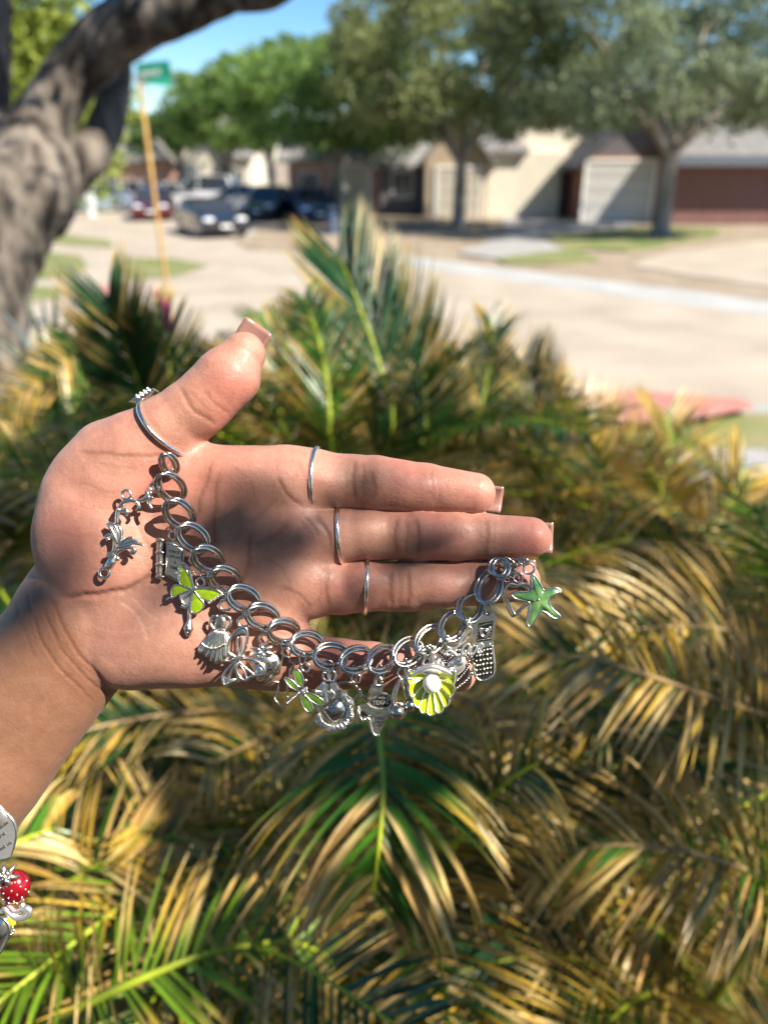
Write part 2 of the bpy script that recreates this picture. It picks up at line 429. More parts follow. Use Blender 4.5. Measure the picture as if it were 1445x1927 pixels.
# stay above what the lens sees towards the street
keep = (cl[:, 2] > 2.6 + (np.maximum(cl[:, 1], 0) + 0.5) * 0.30 + 0.75) & (rng.random(ncl) < CAN_DENS)
_q = cl - np.array(sun_vec) * ((cl[:, 2] - 2.0) / sun_vec[2])[:, None]
keep &= ~((_q[:, 0] > 0.30) & (_q[:, 1] > 0.75) & (rng.random(ncl) < 0.85))
cl = cl[keep]
k = rng.integers(0, len(cl), n)
p = cl[k] + norm(rng.normal(size=(n, 3))) * (rng.random((n, 1)) ** 0.5) * rng.uniform(0.16, 0.45, len(cl))[k][:, None] * np.array([1, 1, 0.6])
_h = W(520, 1040, 0.29); _s = np.array(sun_vec); _r = p - _h; _d = np.linalg.norm(_r - (_r @ _s)[:, None] * _s, axis=1)
p = p[_d > 0.20]; n = len(p)      # a gap in the crown lets the sun through here
t = rng.random((n, 1)); v, f, c = leaf_quads(p, rng.uniform(0.026, 0.05, n), CANCOL[0] * (1 - t) + CANCOL[1] * t)
mb.add(v, f, c)
# an unseen lower bough added sunward, its leaves placed to dapple hand and palms
crg = np.random.default_rng(LOWSEED)
sv = np.array(sun_vec); u1 = norm(np.cross(sv, [0, 0, 1.0])); u2 = norm(np.cross(sv, u1))
hp_ = W(560, 1040, 0.29)
SHADE_SPOTS = [(440, 980, 58), (480, 1090, 40), (690, 895, 36), (795, 915, 34), (836, 1010, 40), (1000, 985, 32), (945, 1098, 50), (690, 1105, 40),
         (50, 1120, 70), (650, 1255, 56), (300, 1120, 34), (570, 1010, 40)]
for (sx, sy, r) in SHADE_SPOTS:  # one leaf set on the sun's path to shade each listed spot
    if r < 30: continue
    t_ = crg.uniform(1.9, 2.8); c0 = W(sx, sy, 0.285) + sv * t_
    q = norm(crg.normal(size=3)); d = norm(q - (q @ sv) * sv) + sv * crg.normal(0, 0.3); e = norm(np.cross(d, sv))
    hs_ = r * 0.000207 * 1.15 + 0.002
    d = norm(d) * hs_ * 1.25; e = e * hs_ * 0.85
    v = np.array([c0 - d, c0 - e * 0.9 - d * 0.3, c0 - e + d * 0.2, c0 + d, c0 + e + d * 0.2, c0 + e * 0.9 - d * 0.3])
    mb.add(v, [(0, 1, 2, 3, 4, 5)], CANCOL[0] * 0.5 + CANCOL[1] * 0.5)
    mb.add(*tube(np.array([c0 - d, c0 - d * 2.2 + sv * 0.02]), 0.0008, 4), c=(0.08, 0.06, 0.03))
ncl = 34; ct = crg.uniform(1.7, 2.9, ncl); c1_ = crg.uniform(-1.5, 1.5, ncl); c2_ = crg.uniform(-1.3, 1.6, ncl)
ok_ = (np.hypot(c1_ / 0.26, c2_ / 0.22) > 1)
cl = (hp_ + sv * ct[:, None] + u1 * c1_[:, None] + u2 * c2_[:, None])[ok_]
n = 2900; k = crg.integers(0, len(cl), n)
p = cl[k] + norm(crg.normal(size=(n, 3))) * (crg.random((n, 1)) ** 0.5) * crg.uniform(0.10, 0.24, len(cl))[k][:, None]
rel = p - hp_; a1_ = rel @ u1; a2_ = rel @ u2; p = p[np.hypot(a1_ / 0.13, a2_ / 0.11) > 1]; n = len(p)
t = crg.random((n, 1)); v, f, c = leaf_quads(p, crg.uniform(0.02, 0.036, n), CANCOL[0] * (1 - t) + CANCOL[1] * t)
mb.add(v, f, c)
# small unseen tufts added on the sun's path for sharp dapples over the bed
ncl = 95; tg = np.stack([crg.uniform(-0.9, 1.1, ncl), crg.uniform(0.15, 1.2, ncl), np.full(ncl, 2.0)], 1)
cl = tg + sv * crg.uniform(2.3, 3.6, ncl)[:, None]
rel = cl - hp_; cl = cl[np.hypot(rel @ u1, rel @ u2) > 0.22]
k = np.repeat(np.arange(len(cl)), 34); n = len(k)
p = cl[k] + norm(crg.normal(size=(n, 3))) * (crg.random((n, 1)) ** 0.5) * crg.uniform(0.05, 0.12, len(cl))[k][:, None]
t = crg.random((n, 1)); v, f, c = leaf_quads(p, crg.uniform(0.024, 0.04, n), CANCOL[0] * (1 - t) + CANCOL[1] * t)
mb.add(v, f, c)
bough = [hp_ + sv * 3.4 + u1 * 1.9 + u2 * 0.4, hp_ + sv * 2.9 + u1 * 0.8 + u2 * 0.42, hp_ + sv * 2.4 - u1 * 0.1 + u2 * 0.40, hp_ + sv * 2.0 - u1 * 0.9 + u2 * 0.3]
crn = mb.build('crown', M_leafA, oak, color=True)
gnarl([tips[3], *bough], [0.02, 0.03, 0.025, 0.018, 0.006], 'limb', 8, 0.1)
# leaves seen between the limbs at the top left
mb = MB(); n = 5000
cl = np.array([W(x, y, d) for x, y, d in ((60, 60, 7), (110, 110, 7.4), (30, 160, 7), (150, 230, 7.6), (190, 200, 8), (70, 200, 7.5), (120, 30, 7), (20, 20, 7), (150, 330, 8), (60, 130, 7.2), (170, 270, 8), (200, 150, 7.8), (90, 260, 8), (10, 90, 7), (90, -20, 7))])
k = rng.integers(0, len(cl), n); p = cl[k] + norm(rng.normal(size=(n, 3))) * (rng.random((n, 1)) ** 0.5) * 0.42
t = rng.random((n, 1)); v, f, c = leaf_quads(p, rng.uniform(0.03, 0.06, n), np.array([0.14, 0.20, 0.02]) * (1 - t) + np.array([0.40, 0.46, 0.08]) * t)
mb.add(v, f, c); mb.build('foliage', M_leafA, oak, color=True)

# ------------------------------------------------------------------ street name sign
M_pole = mat('rusty_yellow_pole', (0.34, 0.17, 0.04), 0.7, col2=(0.42, 0.27, 0.07), scale=9, bump=0.3, bscale=40)
M_sign = mat('sign_green', (0.006, 0.19, 0.115), 0.4)
M_white = mat('reflective_white', (0.8, 0.8, 0.78), 0.4)
M_galv = mat('galvanised_steel', (0.42, 0.43, 0.42), 0.45, 0.6)
Ys = 11.6
pb = Y(322, 600, Ys); pt = Y(262, 150, Ys)
s_ = empty('street_sign', (pb[0], Ys, 0), 'green street name sign on a thin yellow-brown pole beside the big oak', 'sign')
dxp = (pt[0] - pb[0]); 
mb = MB()
P = np.array([(pb[0] + 0.02 - dxp * 0.55, Ys, 0.0), (pb[0], Ys, pb[2]), (pt[0], Ys, pt[2] + 0.05)])
mb.add(*tube(P, 0.028, 8)); mb.build('pole', M_pole, s_, smooth=True)
a, b_ = Y(257, 120, Ys), Y(322, 148, Ys)
mb = MB(); v = [Y(256, 120, Ys), Y(318, 113, Ys), Y(324, 145, Ys), Y(260, 154, Ys)]
v = np.array(v); v2 = v + (0, 0.02, 0); mb.add(np.concatenate([v, v2]), [(0, 1, 2, 3), (7, 6, 5, 4), (0, 4, 5, 1), (1, 5, 6, 2), (2, 6, 7, 3), (3, 7, 4, 0)])
bl = mb.build('name_blade', M_sign, s_)
mb = MB()
for i in range(7):
    u0 = 0.12 + i * 0.088
    def bq(u, w_): return (v[0] * (1 - u) + v[1] * u) * (1 - w_) + (v[3] * (1 - u) + v[2] * u) * w_ + np.array([0, -0.006, 0])
    q = [bq(u0, 0.48), bq(u0 + 0.03, 0.48), bq(u0 + 0.03, 0.78), bq(u0, 0.78)]; mb.add(q, [(0, 1, 2, 3)])
    q = [bq(u0, 0.48), bq(u0 + 0.062, 0.48), bq(u0 + 0.062, 0.56), bq(u0, 0.56)]; mb.add(np.array(q) - (0, 0.002, 0), [(0, 1, 2, 3)])
mb.build('lettering', M_white, bl)
mb = MB(); w = np.array([(0.0, 0, 0.0), (0.10, 0.55, -0.0)]); o_ = Y(262, 118, Ys) + (0.0, 0.0, 0.03)
q = [o_ + (0, 0, 0), o_ + (0.22, 0.62, 0.0), o_ + (0.22, 0.62, 0.22), o_ + (0, 0, 0.22)]
q = np.array(q) - (0, 0, 0.24 + 0.02); mb.add(np.concatenate([q, q + (0.02, -0.008, 0)]), [(0, 1, 2, 3), (7, 6, 5, 4), (0, 4, 5, 1), (1, 5, 6, 2), (2, 6, 7, 3), (3, 7, 4, 0)])
mb.build('cross_blade', M_sign, s_)
mb = MB(); mb.box(pt[0] - 0.05, pt[0] + 0.05, Ys - 0.04, Ys + 0.04, pt[2] - 0.02, pt[2] + 0.05); mb.build('bracket', M_galv, s_)

# ------------------------------------------------------------------ houses
M_brick = mat('pink_brick', (0.26, 0.12, 0.09), 0.9, vary=0.2, scale=6)
M_brickd = mat('red_brown_brick', (0.20, 0.10, 0.085), 0.9, vary=0.25, scale=6)
M_pinkbrick = mat('salmon_brick', (0.50, 0.30, 0.23), 0.9, vary=0.15, scale=6)
M_tan = mat('tan_siding', (0.36, 0.29, 0.21), 0.8, vary=0.08, scale=3)
M_beige = mat('beige_paint', (0.46, 0.42, 0.35), 0.7, vary=0.04, scale=3)
M_cream = mat('cream_stucco', (0.66, 0.61, 0.50), 0.85, vary=0.05, scale=2)
M_gray = mat('grey_shingles', (0.22, 0.215, 0.21), 0.9, vary=0.15, scale=5)
M_lroof = mat('pale_shingles', (0.17, 0.165, 0.16), 0.9, vary=0.2, scale=4)
M_droof = mat('dark_shingles', (0.10, 0.10, 0.11), 0.9, vary=0.2, scale=4)
M_trim = mat('slate_trim', (0.10, 0.12, 0.15), 0.6)
M_glass = mat('window_glass', (0.03, 0.035, 0.04), 0.08, spec=0.8)
M_dark = mat('shade_toned_wall', (0.11, 0.10, 0.11), 0.8, vary=0.15, scale=3)  # carries the shade of shadowed wall and gable in its colour
M_gdoor = mat('garage_door_paint', (0.46, 0.45, 0.43), 0.6, vary=0.03, scale=3)
M_wtrim = mat('white_trim', (0.75, 0.74, 0.70), 0.6)
# bricks course by course are far below a pixel here: the courses are in the relief of the material
for mname in ('pink_brick', 'red_brown_brick', 'salmon_brick'):
    nt_ = MATS[mname].node_tree; bt = nt_.nodes.new('ShaderNodeTexBrick'); bt.inputs['Scale'].default_value = 4; bt.inputs['Mortar Size'].default_value = 0.03
    tcn = nt_.nodes.new('ShaderNodeTexCoord'); mp_ = nt_.nodes.new('ShaderNodeMapping'); mp_.inputs['Rotation'].default_value = (math.pi / 2, 0, 0)
    nt_.links.new(tcn.outputs['Object'], mp_.inputs[0]); nt_.links.new(mp_.outputs[0], bt.inputs[0])
    bb_ = nt_.nodes.new('ShaderNodeBump'); bb_.inputs['Distance'].default_value = 0.01; nt_.links.new(bt.outputs['Fac'], bb_.inputs['Height']); nt_.links.new(bb_.outputs[0], nt_.nodes['Principled BSDF'].inputs['Normal'])
def wall_box(h, x0, x1, y0, y1, z1, m, name='wall', z0=0.0):
    mb = MB(); mb.box(x0, x1, y0, y1, z0, z1); return mb.build(name, m, h)
def gable(h, x0, x1, y0, y1, z0, zr, m, face=None, over=0.35, axis='y', th=0.16):
    """roof whose ridge runs along the axis; face = material for the gable triangle"""
    mb = MB()
    if axis == 'y':
        xm = (x0 + x1) / 2
        for s in (-1, 1):
            xe = (x0 - over) if s < 0 else (x1 + over)
            sl = (zr - z0) / ((x1 - x0) / 2); ze = z0 - over * sl
            a = [(xe, y0 - over, ze), (xm, y0 - over, zr), (xm, y1 + over, zr), (xe, y1 + over, ze)]
            a = np.array(a); mb.add(np.concatenate([a, a + (0, 0, th)]), [(0, 1, 2, 3), (7, 6, 5, 4), (0, 4, 5, 1), (1, 5, 6, 2), (2, 6, 7, 3), (3, 7, 4, 0)])
        if face:
            g_ = MB(); 
            g_.add([(x0, y0, z0), (x1, y0, z0), (xm, y0, zr - 0.01), (x0, y0 + 0.2, z0), (x1, y0 + 0.2, z0), (xm, y0 + 0.2, zr - 0.01)], [(0, 1, 2), (5, 4, 3), (0, 3, 4, 1), (1, 4, 5, 2), (2, 5, 3, 0)]); g_.build('gable_wall', face, h)
    else:
        ym = (y0 + y1) / 2; sl = (zr - z0) / ((y1 - y0) / 2); ze = z0 - over * sl
        for ya in (y0 - over, y1 + over):
            a = np.array([(x0 - over, ya, ze), (x1 + over, ya, ze), (x1 + over, ym, zr), (x0 - over, ym, zr)])
            mb.add(np.concatenate([a, a + (0, 0, th)]), [(0, 1, 2, 3), (7, 6, 5, 4), (0, 4, 5, 1), (1, 5, 6, 2), (2, 6, 7, 3), (3, 7, 4, 0)])
        if face:
            for xa in (x0, x1 - 0.2):
                g_ = MB(); g_.add([(xa, y0, z0), (xa, y1, z0), (xa, ym, zr - 0.02), (xa + 0.2, y0, z0), (xa + 0.2, y1, z0), (xa + 0.2, ym, zr - 0.02)], [(0, 1, 2), (5, 4, 3), (0, 3, 4, 1), (1, 4, 5, 2), (2, 5, 3, 0)]); g_.build('gable_wall', face, h)
    return mb.build('roof', m, h)
def garage(h, x0, x1, y, z1, m=None, rows=4):
    fr = MB(); fr.box(x0 - 0.12, x0, y - 0.10, y + 0.02, 0, z1 + 0.12); fr.box(x1, x1 + 0.12, y - 0.10, y + 0.02, 0, z1 + 0.12); fr.box(x0, x1, y - 0.10, y + 0.02, z1, z1 + 0.12)
    d = fr.build('garage_door', M_wtrim, h)
    for r in range(rows):
        mb = MB(); mb.box(x0, x1, y - 0.045, y - 0.01, z1 * r / rows + 0.012, z1 * (r + 1) / rows - 0.012)
        nn = 8
        for k in range(nn):
            xa = x0 + (x1 - x0) * (k + 0.12) / nn; xb = x0 + (x1 - x0) * (k + 0.88) / nn
            mb.box(xa, xb, y - 0.06, y - 0.045, z1 * (r + 0.2) / rows, z1 * (r + 0.8) / rows)
        mb.build('panel', m or M_gdoor, d)
def window(h, x0, x1, z0, z1, y):
    fr = MB(); t = 0.07
    fr.box(x0 - t, x0, y - 0.05, y, z0 - t, z1 + t); fr.box(x1, x1 + t, y - 0.05, y, z0 - t, z1 + t); fr.box(x0, x1, y - 0.05, y, z1, z1 + t); fr.box(x0, x1, y - 0.05, y, z0 - t, z0)
    fr.box((x0 + x1) / 2 - 0.02, (x0 + x1) / 2 + 0.02, y - 0.045, y, z0, z1)
    w_ = fr.build('window', M_wtrim, h); mb = MB(); mb.box(x0, x1, y - 0.02, y - 0.004, z0, z1); mb.build('pane', M_glass, w_)
def X(px, y, pyr=380): return Y(px, pyr, y)[0]
def Zp(py, y, px=722): return Y(px, py, y)[2]
# right brick house
y = 36.0
h = empty('brick_house', (X(1400, y), y, 0), 'red-brown brick house in shade at the right edge, slate-blue eaves', 'house')
wall_box(h, X(1262, y), X(1262, y) + 17, y, y + 9, 2.75, M_brickd)
gable(h, X(1262, y), X(1262, y) + 17, y, y + 9, 2.8, 5.6, M_lroof, M_brickd, 0.7, 'x')
mb = MB(); mb.box(X(1262, y) - 0.7, X(1262, y) + 17.7, y - 0.86, y - 0.72, 2.35, 2.75); mb.build('fascia', M_trim, h)
window(h, X(1470, y), X(1520, y), 0.9, 2.1, y)
# cream house with big gable and shaded garage
y = 39.0
h = empty('cream_house', (X(1070, y), y, 0), 'cream stucco house with a tall gable and a wide white garage door in shade', 'house')
wall_box(h, X(918, y), X(1078, y), y + 1.2, y + 9, 2.9, M_cream)
wall_box(h, X(980, y), X(1120, y), y + 2.2, y + 9, 4.4, M_cream, 'upper_wall', 2.9)
gable(h, X(980, y), X(1120, y), y + 2.2, y + 9, 4.4, 6.2, M_lroof, M_cream)
wall_box(h, X(1082, y), X(1262, y), y - 2.0, y + 9, 2.75, M_brick, 'garage_wall')
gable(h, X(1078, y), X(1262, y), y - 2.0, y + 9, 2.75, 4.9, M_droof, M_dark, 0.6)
garage(h, X(1098, y - 2), X(1222, y - 2), y - 2.0, 2.5)
mb = MB(); mb.box(X(1060, y), X(1078, y), y + 1.1, y + 1.18, 0, 2.1); dr = mb.build('front_door', mat('dark_door', (0.05, 0.03, 0.03), 0.5), h)
mb = MB(); mb.add(*sphere((X(1063, y), y + 1.05, 1.0), 0.04, 8, 6)); mb.build('door_knob', M_galv, dr)
gable(h, X(918, y), X(985, y), y + 1.2, y + 9, 2.9, 3.9, M_lroof, M_cream, 0.3, 'x')
mb = MB()
# tan gabled garage house
y = 40.0
h = empty('tan_house', (X(850, y), y, 0), 'tan house with a gabled garage and grey shingle roof behind the forked tree', 'house')
wall_box(h, X(800, y), X(915, y), y, y + 8, 2.7, M_tan)
gable(h, X(800, y), X(915, y), y, y + 8, 2.7, 4.3, M_gray, M_tan, 0.4)
garage(h, X(822, y), X(900, y), y, 2.2, M_beige)
wall_box(h, X(716, y), X(800, y), y + 1.5, y + 8, 2.4, M_dark, 'shaded_wall')  # this wall's shade is put into its dark colour
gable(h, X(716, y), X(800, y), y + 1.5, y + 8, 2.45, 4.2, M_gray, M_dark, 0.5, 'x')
window(h, X(740, y), X(775, y), 0.9, 2.0, y + 1.5)
# beige garage left of it
y = 42.0
h = empty('beige_house', (X(670, y), y, 0), 'low house with a beige garage door and salmon brick wall behind the dark cars', 'house')
wall_box(h, X(545, y), X(722, y), y, y + 8, 2.6, M_pinkbrick)
garage(h, X(648, y), X(694, y), y, 2.3, M_beige)
gable(h, X(545, y), X(722, y), y, y + 8, 2.65, 4.4, M_gray, M_pinkbrick, 0.5, 'x')
window(h, X(570, y), X(598, y), 0.9, 2.0, y)
# cream houses far left
y = 54.0
h = empty('pale_house', (X(390, y), y, 0), 'pale cream house with a sunlit gable beyond the white parked vehicles', 'house')
wall_box(h, X(350, y), X(475, y), y, y + 9, 2.7, M_cream)
gable(h, X(350, y), X(436, y), y, y + 9, 2.7, 5.4, M_lroof, M_cream, 0.4)
gable(h, X(436, y), X(475, y), y, y + 9, 2.7, 3.8, M_gray, M_cream, 0.3, 'x')
mb = MB(); mb.box(X(408, y), X(432, y), y - 0.08, y, 0, 2.3); mb.build('doorway', M_dark, h)
window(h, X(446, y), X(462, y), 0.9, 2.0, y)
y = 60.0
h = empty('distant_house', (X(270, y), y, 0), 'distant pale house with pinkish wall between the oak and the sign pole', 'house')
wall_box(h, X(180, y), X(335, y), y, y + 9, 2.6, M_pinkbrick)
gable(h, X(180, y), X(285, y), y, y + 9, 2.6, 4.6, M_gray, M_pinkbrick, 0.4, 'x')
gable(h, X(285, y), X(335, y), y - 0.6, y + 9, 2.6, 3.7, M_lroof, M_cream, 0.3)
window(h, X(205, y), X(228, y), 0.9, 2.0, y)

# ------------------------------------------------------------------ cars
M_tyre = mat('tyre_rubber', (0.02, 0.02, 0.02), 0.85); M_rim = mat('wheel_rim', (0.5, 0.5, 0.52), 0.3, 0.9)
M_head = mat('headlamp_glass', (0.8, 0.82, 0.85), 0.08, spec=0.9); M_tail = mat('tail_lamp', (0.4, 0.01, 0.01), 0.2)
def car(label, loc, rot, paint, L_=4.5, W_=1.8, H_=1.45, suv=False, group='cars parked along the far kerb', name='parked_car'):
    e = empty(name, (0, 0, 0), label, 'car', group)
    ch = 0.95 if suv else 0.82
    prof = [(-L_ / 2, 0.35), (-L_ / 2, 0.62), (-L_ / 2 + 0.12, ch - 0.05), (-L_ / 2 + (0.15 if suv else 0.85), ch + 0.02), (L_ * 0.20, ch), (L_ / 2 - 0.3, ch - 0.14), (L_ / 2, 0.55), (L_ / 2, 0.28), (L_ / 2 - 0.2, 0.2), (-L_ / 2 + 0.2, 0.22)]
    top = [(-L_ / 2 + (0.18 if suv else 0.75), ch + 0.0), (-L_ / 2 + (0.5 if suv else 1.35), H_ - 0.05), (-0.2, H_), (L_ * 0.05, H_ - 0.04), (L_ * 0.23, ch + 0.0)]
    def ext(P, w0, w1f, mt, nm, parent=None):
        P = catmull(P, 3, True) if nm == 'body' else np.array(P); n = len(P); mb = MB(); st = []
        ys_ = [-1, -0.9, 0.9, 1]
        for s in ys_:
            for (x, z) in P:
                k = 0.94 if abs(s) == 1 else 1
                wz = w0 * (1 - w1f * max(0, (z - ch)) / max(H_ - ch, 0.1))
                st.append((x * k, s * wz, (z - 0.6) * k + 0.6 if nm == 'body' else z))
        f = [tuple(range(n)), tuple(range(3 * n, 4 * n))[::-1]]
        for r in range(3):
            for i in range(n): f.append((r * n + i, r * n + (i + 1) % n, (r + 1) * n + (i + 1) % n, (r + 1) * n + i))
        mb.add(st, f); return mb.build(nm, mt, parent or e, smooth=False)
    ext(prof, W_ / 2, 0.0, paint, 'body')
    ext(top, W_ / 2 - 0.08, 0.2, M_glass, 'cabin_glass')
    rf = [(x, z) for x, z in top[1:4]]; mb = MB()
    wt = (W_ / 2 - 0.08) * 0.82
    P = [(x, s * wt, z + 0.015) for s in (-1, 1) for x, z in rf] + [(x, s * wt, z + 0.05) for s in (-1, 1) for x, z in rf]
    mb.add(P, [(0, 1, 4, 3), (1, 2, 5, 4), (6, 9, 10, 7), (7, 10, 11, 8), (0, 6, 7, 1), (1, 7, 8, 2), (3, 4, 10, 9), (4, 5, 11, 10), (0, 3, 9, 6), (2, 8, 11, 5)]); mb.build('roof', paint, e)
    for s in (-1, 1):
        for (xa, za), (xb, zb_) in ((top[0], top[1]), (top[3], top[4]), ((-0.15, ch), (-0.15, H_))):
            mb = MB(); mb.add(*tube(np.array([(xa, s * (W_ / 2 - 0.085), za), (xb, s * wt, zb_)]), 0.035, 5)); mb.build('pillar', paint, e)
        for x in (-L_ * 0.30, L_ * 0.31):
            mb = MB(); mb.add(*tube(np.array([(x, s * (W_ / 2 - 0.2), 0.33), (x, s * (W_ / 2 + 0.01), 0.33)]), 0.33, 18)); w_ = mb.build('wheel', M_tyre, e)
            mb = MB(); mb.add(*tube(np.array([(x, s * (W_ / 2 - 0.05), 0.33), (x, s * (W_ / 2 + 0.02), 0.33)]), 0.2, 12)); mb.build('rim', M_rim, w_)
        mb = MB(); mb.add(*sphere((L_ / 2 - 0.12, s * (W_ / 2 - 0.3), 0.62), (0.12, 0.22, 0.09), 10, 6)); mb.build('headlight', M_head, e)
        mb = MB(); mb.add(*sphere((-L_ / 2 + 0.08, s * (W_ / 2 - 0.25), 0.72), (0.1, 0.2, 0.1), 10, 6)); mb.build('tail_light', M_tail, e)
        mb = MB(); mb.add(*sphere((L_ * 0.17, s * (W_ / 2 + 0.06), ch + 0.06), (0.06, 0.1, 0.07), 8, 6)); mb.build('mirror', paint, e)
    mb = MB(); mb.box(L_ / 2 - 0.02, L_ / 2 + 0.03, -0.5, 0.5, 0.42, 0.56); mb.build('grille', M_tyre, e)
    mb = MB(); mb.box(L_ / 2 + 0.02, L_ / 2 + 0.045, -0.2, 0.2, 0.36, 0.46); mb.build('number_plate', M_white, e)
    e.location = Vector((float(loc[0]), float(loc[1]), 0.0)); e.rotation_euler = (0, 0, rot)
    return e
def paint(n, c): return mat(n, c, 0.2, 0.3, coat=1.0)
P_black = paint('black_paint', (0.02, 0.02, 0.024)); P_silver = paint('silver_paint', (0.55, 0.56, 0.58)); P_blue = paint('dark_blue_paint', (0.015, 0.03, 0.10)); P_red = paint('dark_red_paint', (0.12, 0.012, 0.012)); P_white = paint('white_paint', (0.75, 0.76, 0.78)); P_lblue = paint('light_blue_paint', (0.30, 0.38, 0.50))
car('dark sedan facing us on the street with glare on its windscreen', G(398, 440), math.radians(-62), P_black, 4.0, 1.8, 1.26, group=None)
car('dark blue car behind the slender tree, right one of the dark pair', (X(585, 38.5), 38.5), math.radians(-75), P_blue, 4.6, 1.8, 1.42)
car('black car with reddish tail lamp, left one of the dark pair', (X(508, 40.5), 40.5), math.radians(-100), P_black, 4.3, 1.8, 1.40)
car('white van-like car in front of the pale cream house', G(382, 392), math.radians(170), P_white, 4.8, 1.9, 1.75, True)
car('dark red car beside the street sign pole', (X(290, 40), 40), math.radians(-80), P_red, 4.2, 1.75, 1.35)
car('light blue car glimpsed between the oak and the white post', G(190, 398), math.radians(186), P_lblue, 4.4, 1.8, 1.45)
car('silver car far down the street, left of the white vehicle', G(250, 390), math.radians(170), P_silver, 4.4, 1.8, 1.45)
car('small white car with bright glints at the far end of the street', (X(318, 47), 47), math.radians(175), P_white, 4.2, 1.8, 1.4)
car('silver car half hidden behind the dark sedan', (X(445, 44), 44), math.radians(184), P_silver, 4.4, 1.8, 1.4)
# white post and small blue-grey hydrant
g_ = G(176, 408); p = empty('marker_post', (g_[0], g_[1], 0), 'square white post by the light blue car', 'post')
mb = MB(); mb.box(g_[0] - 0.16, g_[0] + 0.16, g_[1] - 0.1, g_[1] + 0.1, 0, 1.5); mb.build('shaft', M_white, p); mb = MB(); mb.box(g_[0] - 0.2, g_[0] + 0.2, g_[1] - 0.14, g_[1] + 0.14, 1.5, 1.6); mb.build('cap', M_galv, p)
g_ = G(627, 442); p = empty('fire_hydrant', (g_[0], g_[1], 0), 'small blue-grey hydrant on the verge below the slender tree', 'hydrant')
M_hyd = mat('blue_grey_paint', (0.10, 0.14, 0.22), 0.5)
mb = MB(); mb.add(*tube(np.array([(g_[0], g_[1], 0), (g_[0], g_[1], 0.08), (g_[0], g_[1], 0.1), (g_[0], g_[1], 0.62)]), np.array([0.19, 0.19, 0.13, 0.13]), 12)); mb.build('barrel', M_hyd, p)
mb = MB(); mb.add(*sphere((g_[0], g_[1], 0.63), (0.17, 0.17, 0.14), 12, 8)); mb.add(*tube(np.array([(g_[0], g_[1], 0.74), (g_[0], g_[1], 0.82)]), 0.04, 6)); mb.build('bonnet', M_hyd, p)
for s in (-1, 1):
    mb = MB(); mb.add(*tube(np.array([(g_[0] + s * 0.1, g_[1], 0.45), (g_[0] + s * 0.22, g_[1], 0.45)]), 0.07, 8)); mb.build('nozzle', M_galv, p)

# unseen house added behind the viewer to warm what the polished charms mirror
y = -5.2
h = empty('added_house', (0.5, y, 0.9), 'unseen tan two-storey house added behind the viewer for the polished silver charms to mirror', 'house')
wall_box(h, -8, 9, y - 7, y, 6.4, mat('reflection_tint_siding', (0.74, 0.66, 0.52), 0.8, vary=0.05), 'wall', 0.9)  # light cream picked to brighten the charms' reflections
gable(h, -8, 9, y - 7, y, 6.45, 9.0, M_gray, M_tan, 0.5, 'x')
window(h, -4.2, -2.8, 2.0, 3.4, y + 0.05); window(h, 3.0, 4.6, 2.0, 3.4, y + 0.05); window(h, 2.6, 4.0, 4.7, 5.8, y + 0.05)
mb = MB(); mb.box(-0.6, 0.5, y, y + 0.06, 1.05, 3.2); mb.build('front_door', MATS['dark_door'], h)
# ------------------------------------------------------------------ sago palms
M_leaflet = mat('sago_leaflet', (0.85, 0.85, 0.85), 0.34, tint=True, transl=0.32, col2=(1.15, 1.15, 1.1), scale=60, spec=0.6)
M_rachis = mat('sago_rachis', (0.85, 0.85, 0.85), 0.45, tint=True, transl=0.1, col2=(1.1, 1.1, 1.1), scale=20)
M_cyctrunk = mat('sago_trunk', (0.07, 0.045, 0.025), 0.95, col2=(0.20, 0.14, 0.08), scale=25, bump=1.0, bscale=45)
GREEN = [np.array(c) for c in ((0.022, 0.095, 0.010), (0.05, 0.16, 0.012), (0.13, 0.24, 0.012), (0.025, 0.10, 0.035))]
TAN = [np.array(c) for c in ((0.64, 0.45, 0.15), (0.52, 0.33, 0.11), (0.70, 0.53, 0.22), (0.62, 0.41, 0.06))]
def proj(P):
    P = np.asarray(P, float).reshape(-1, 3) - np.array([0, 0, CAMZ])
    d = P[:, 1] * cP - P[:, 2] * sP; u = P[:, 1] * sP + P[:, 2] * cP
    d_ = np.maximum(d, 1e-3)
    return CX + P[:, 0] / d_ * F, CY - u / d_ * F, d
SKX = [-900, -200, 0, 60, 130, 200, 330, 420, 480, 560, 620, 700, 800, 870, 930, 1050, 1120, 1250, 1400, 1445, 2200]
SKY_ = [640, 660, 680, 640, 520, 560, 640, 600, 545, 560, 480, 490, 545, 655, 600, 640, 740, 775, 890, 930, 1000]
NSEG = 6
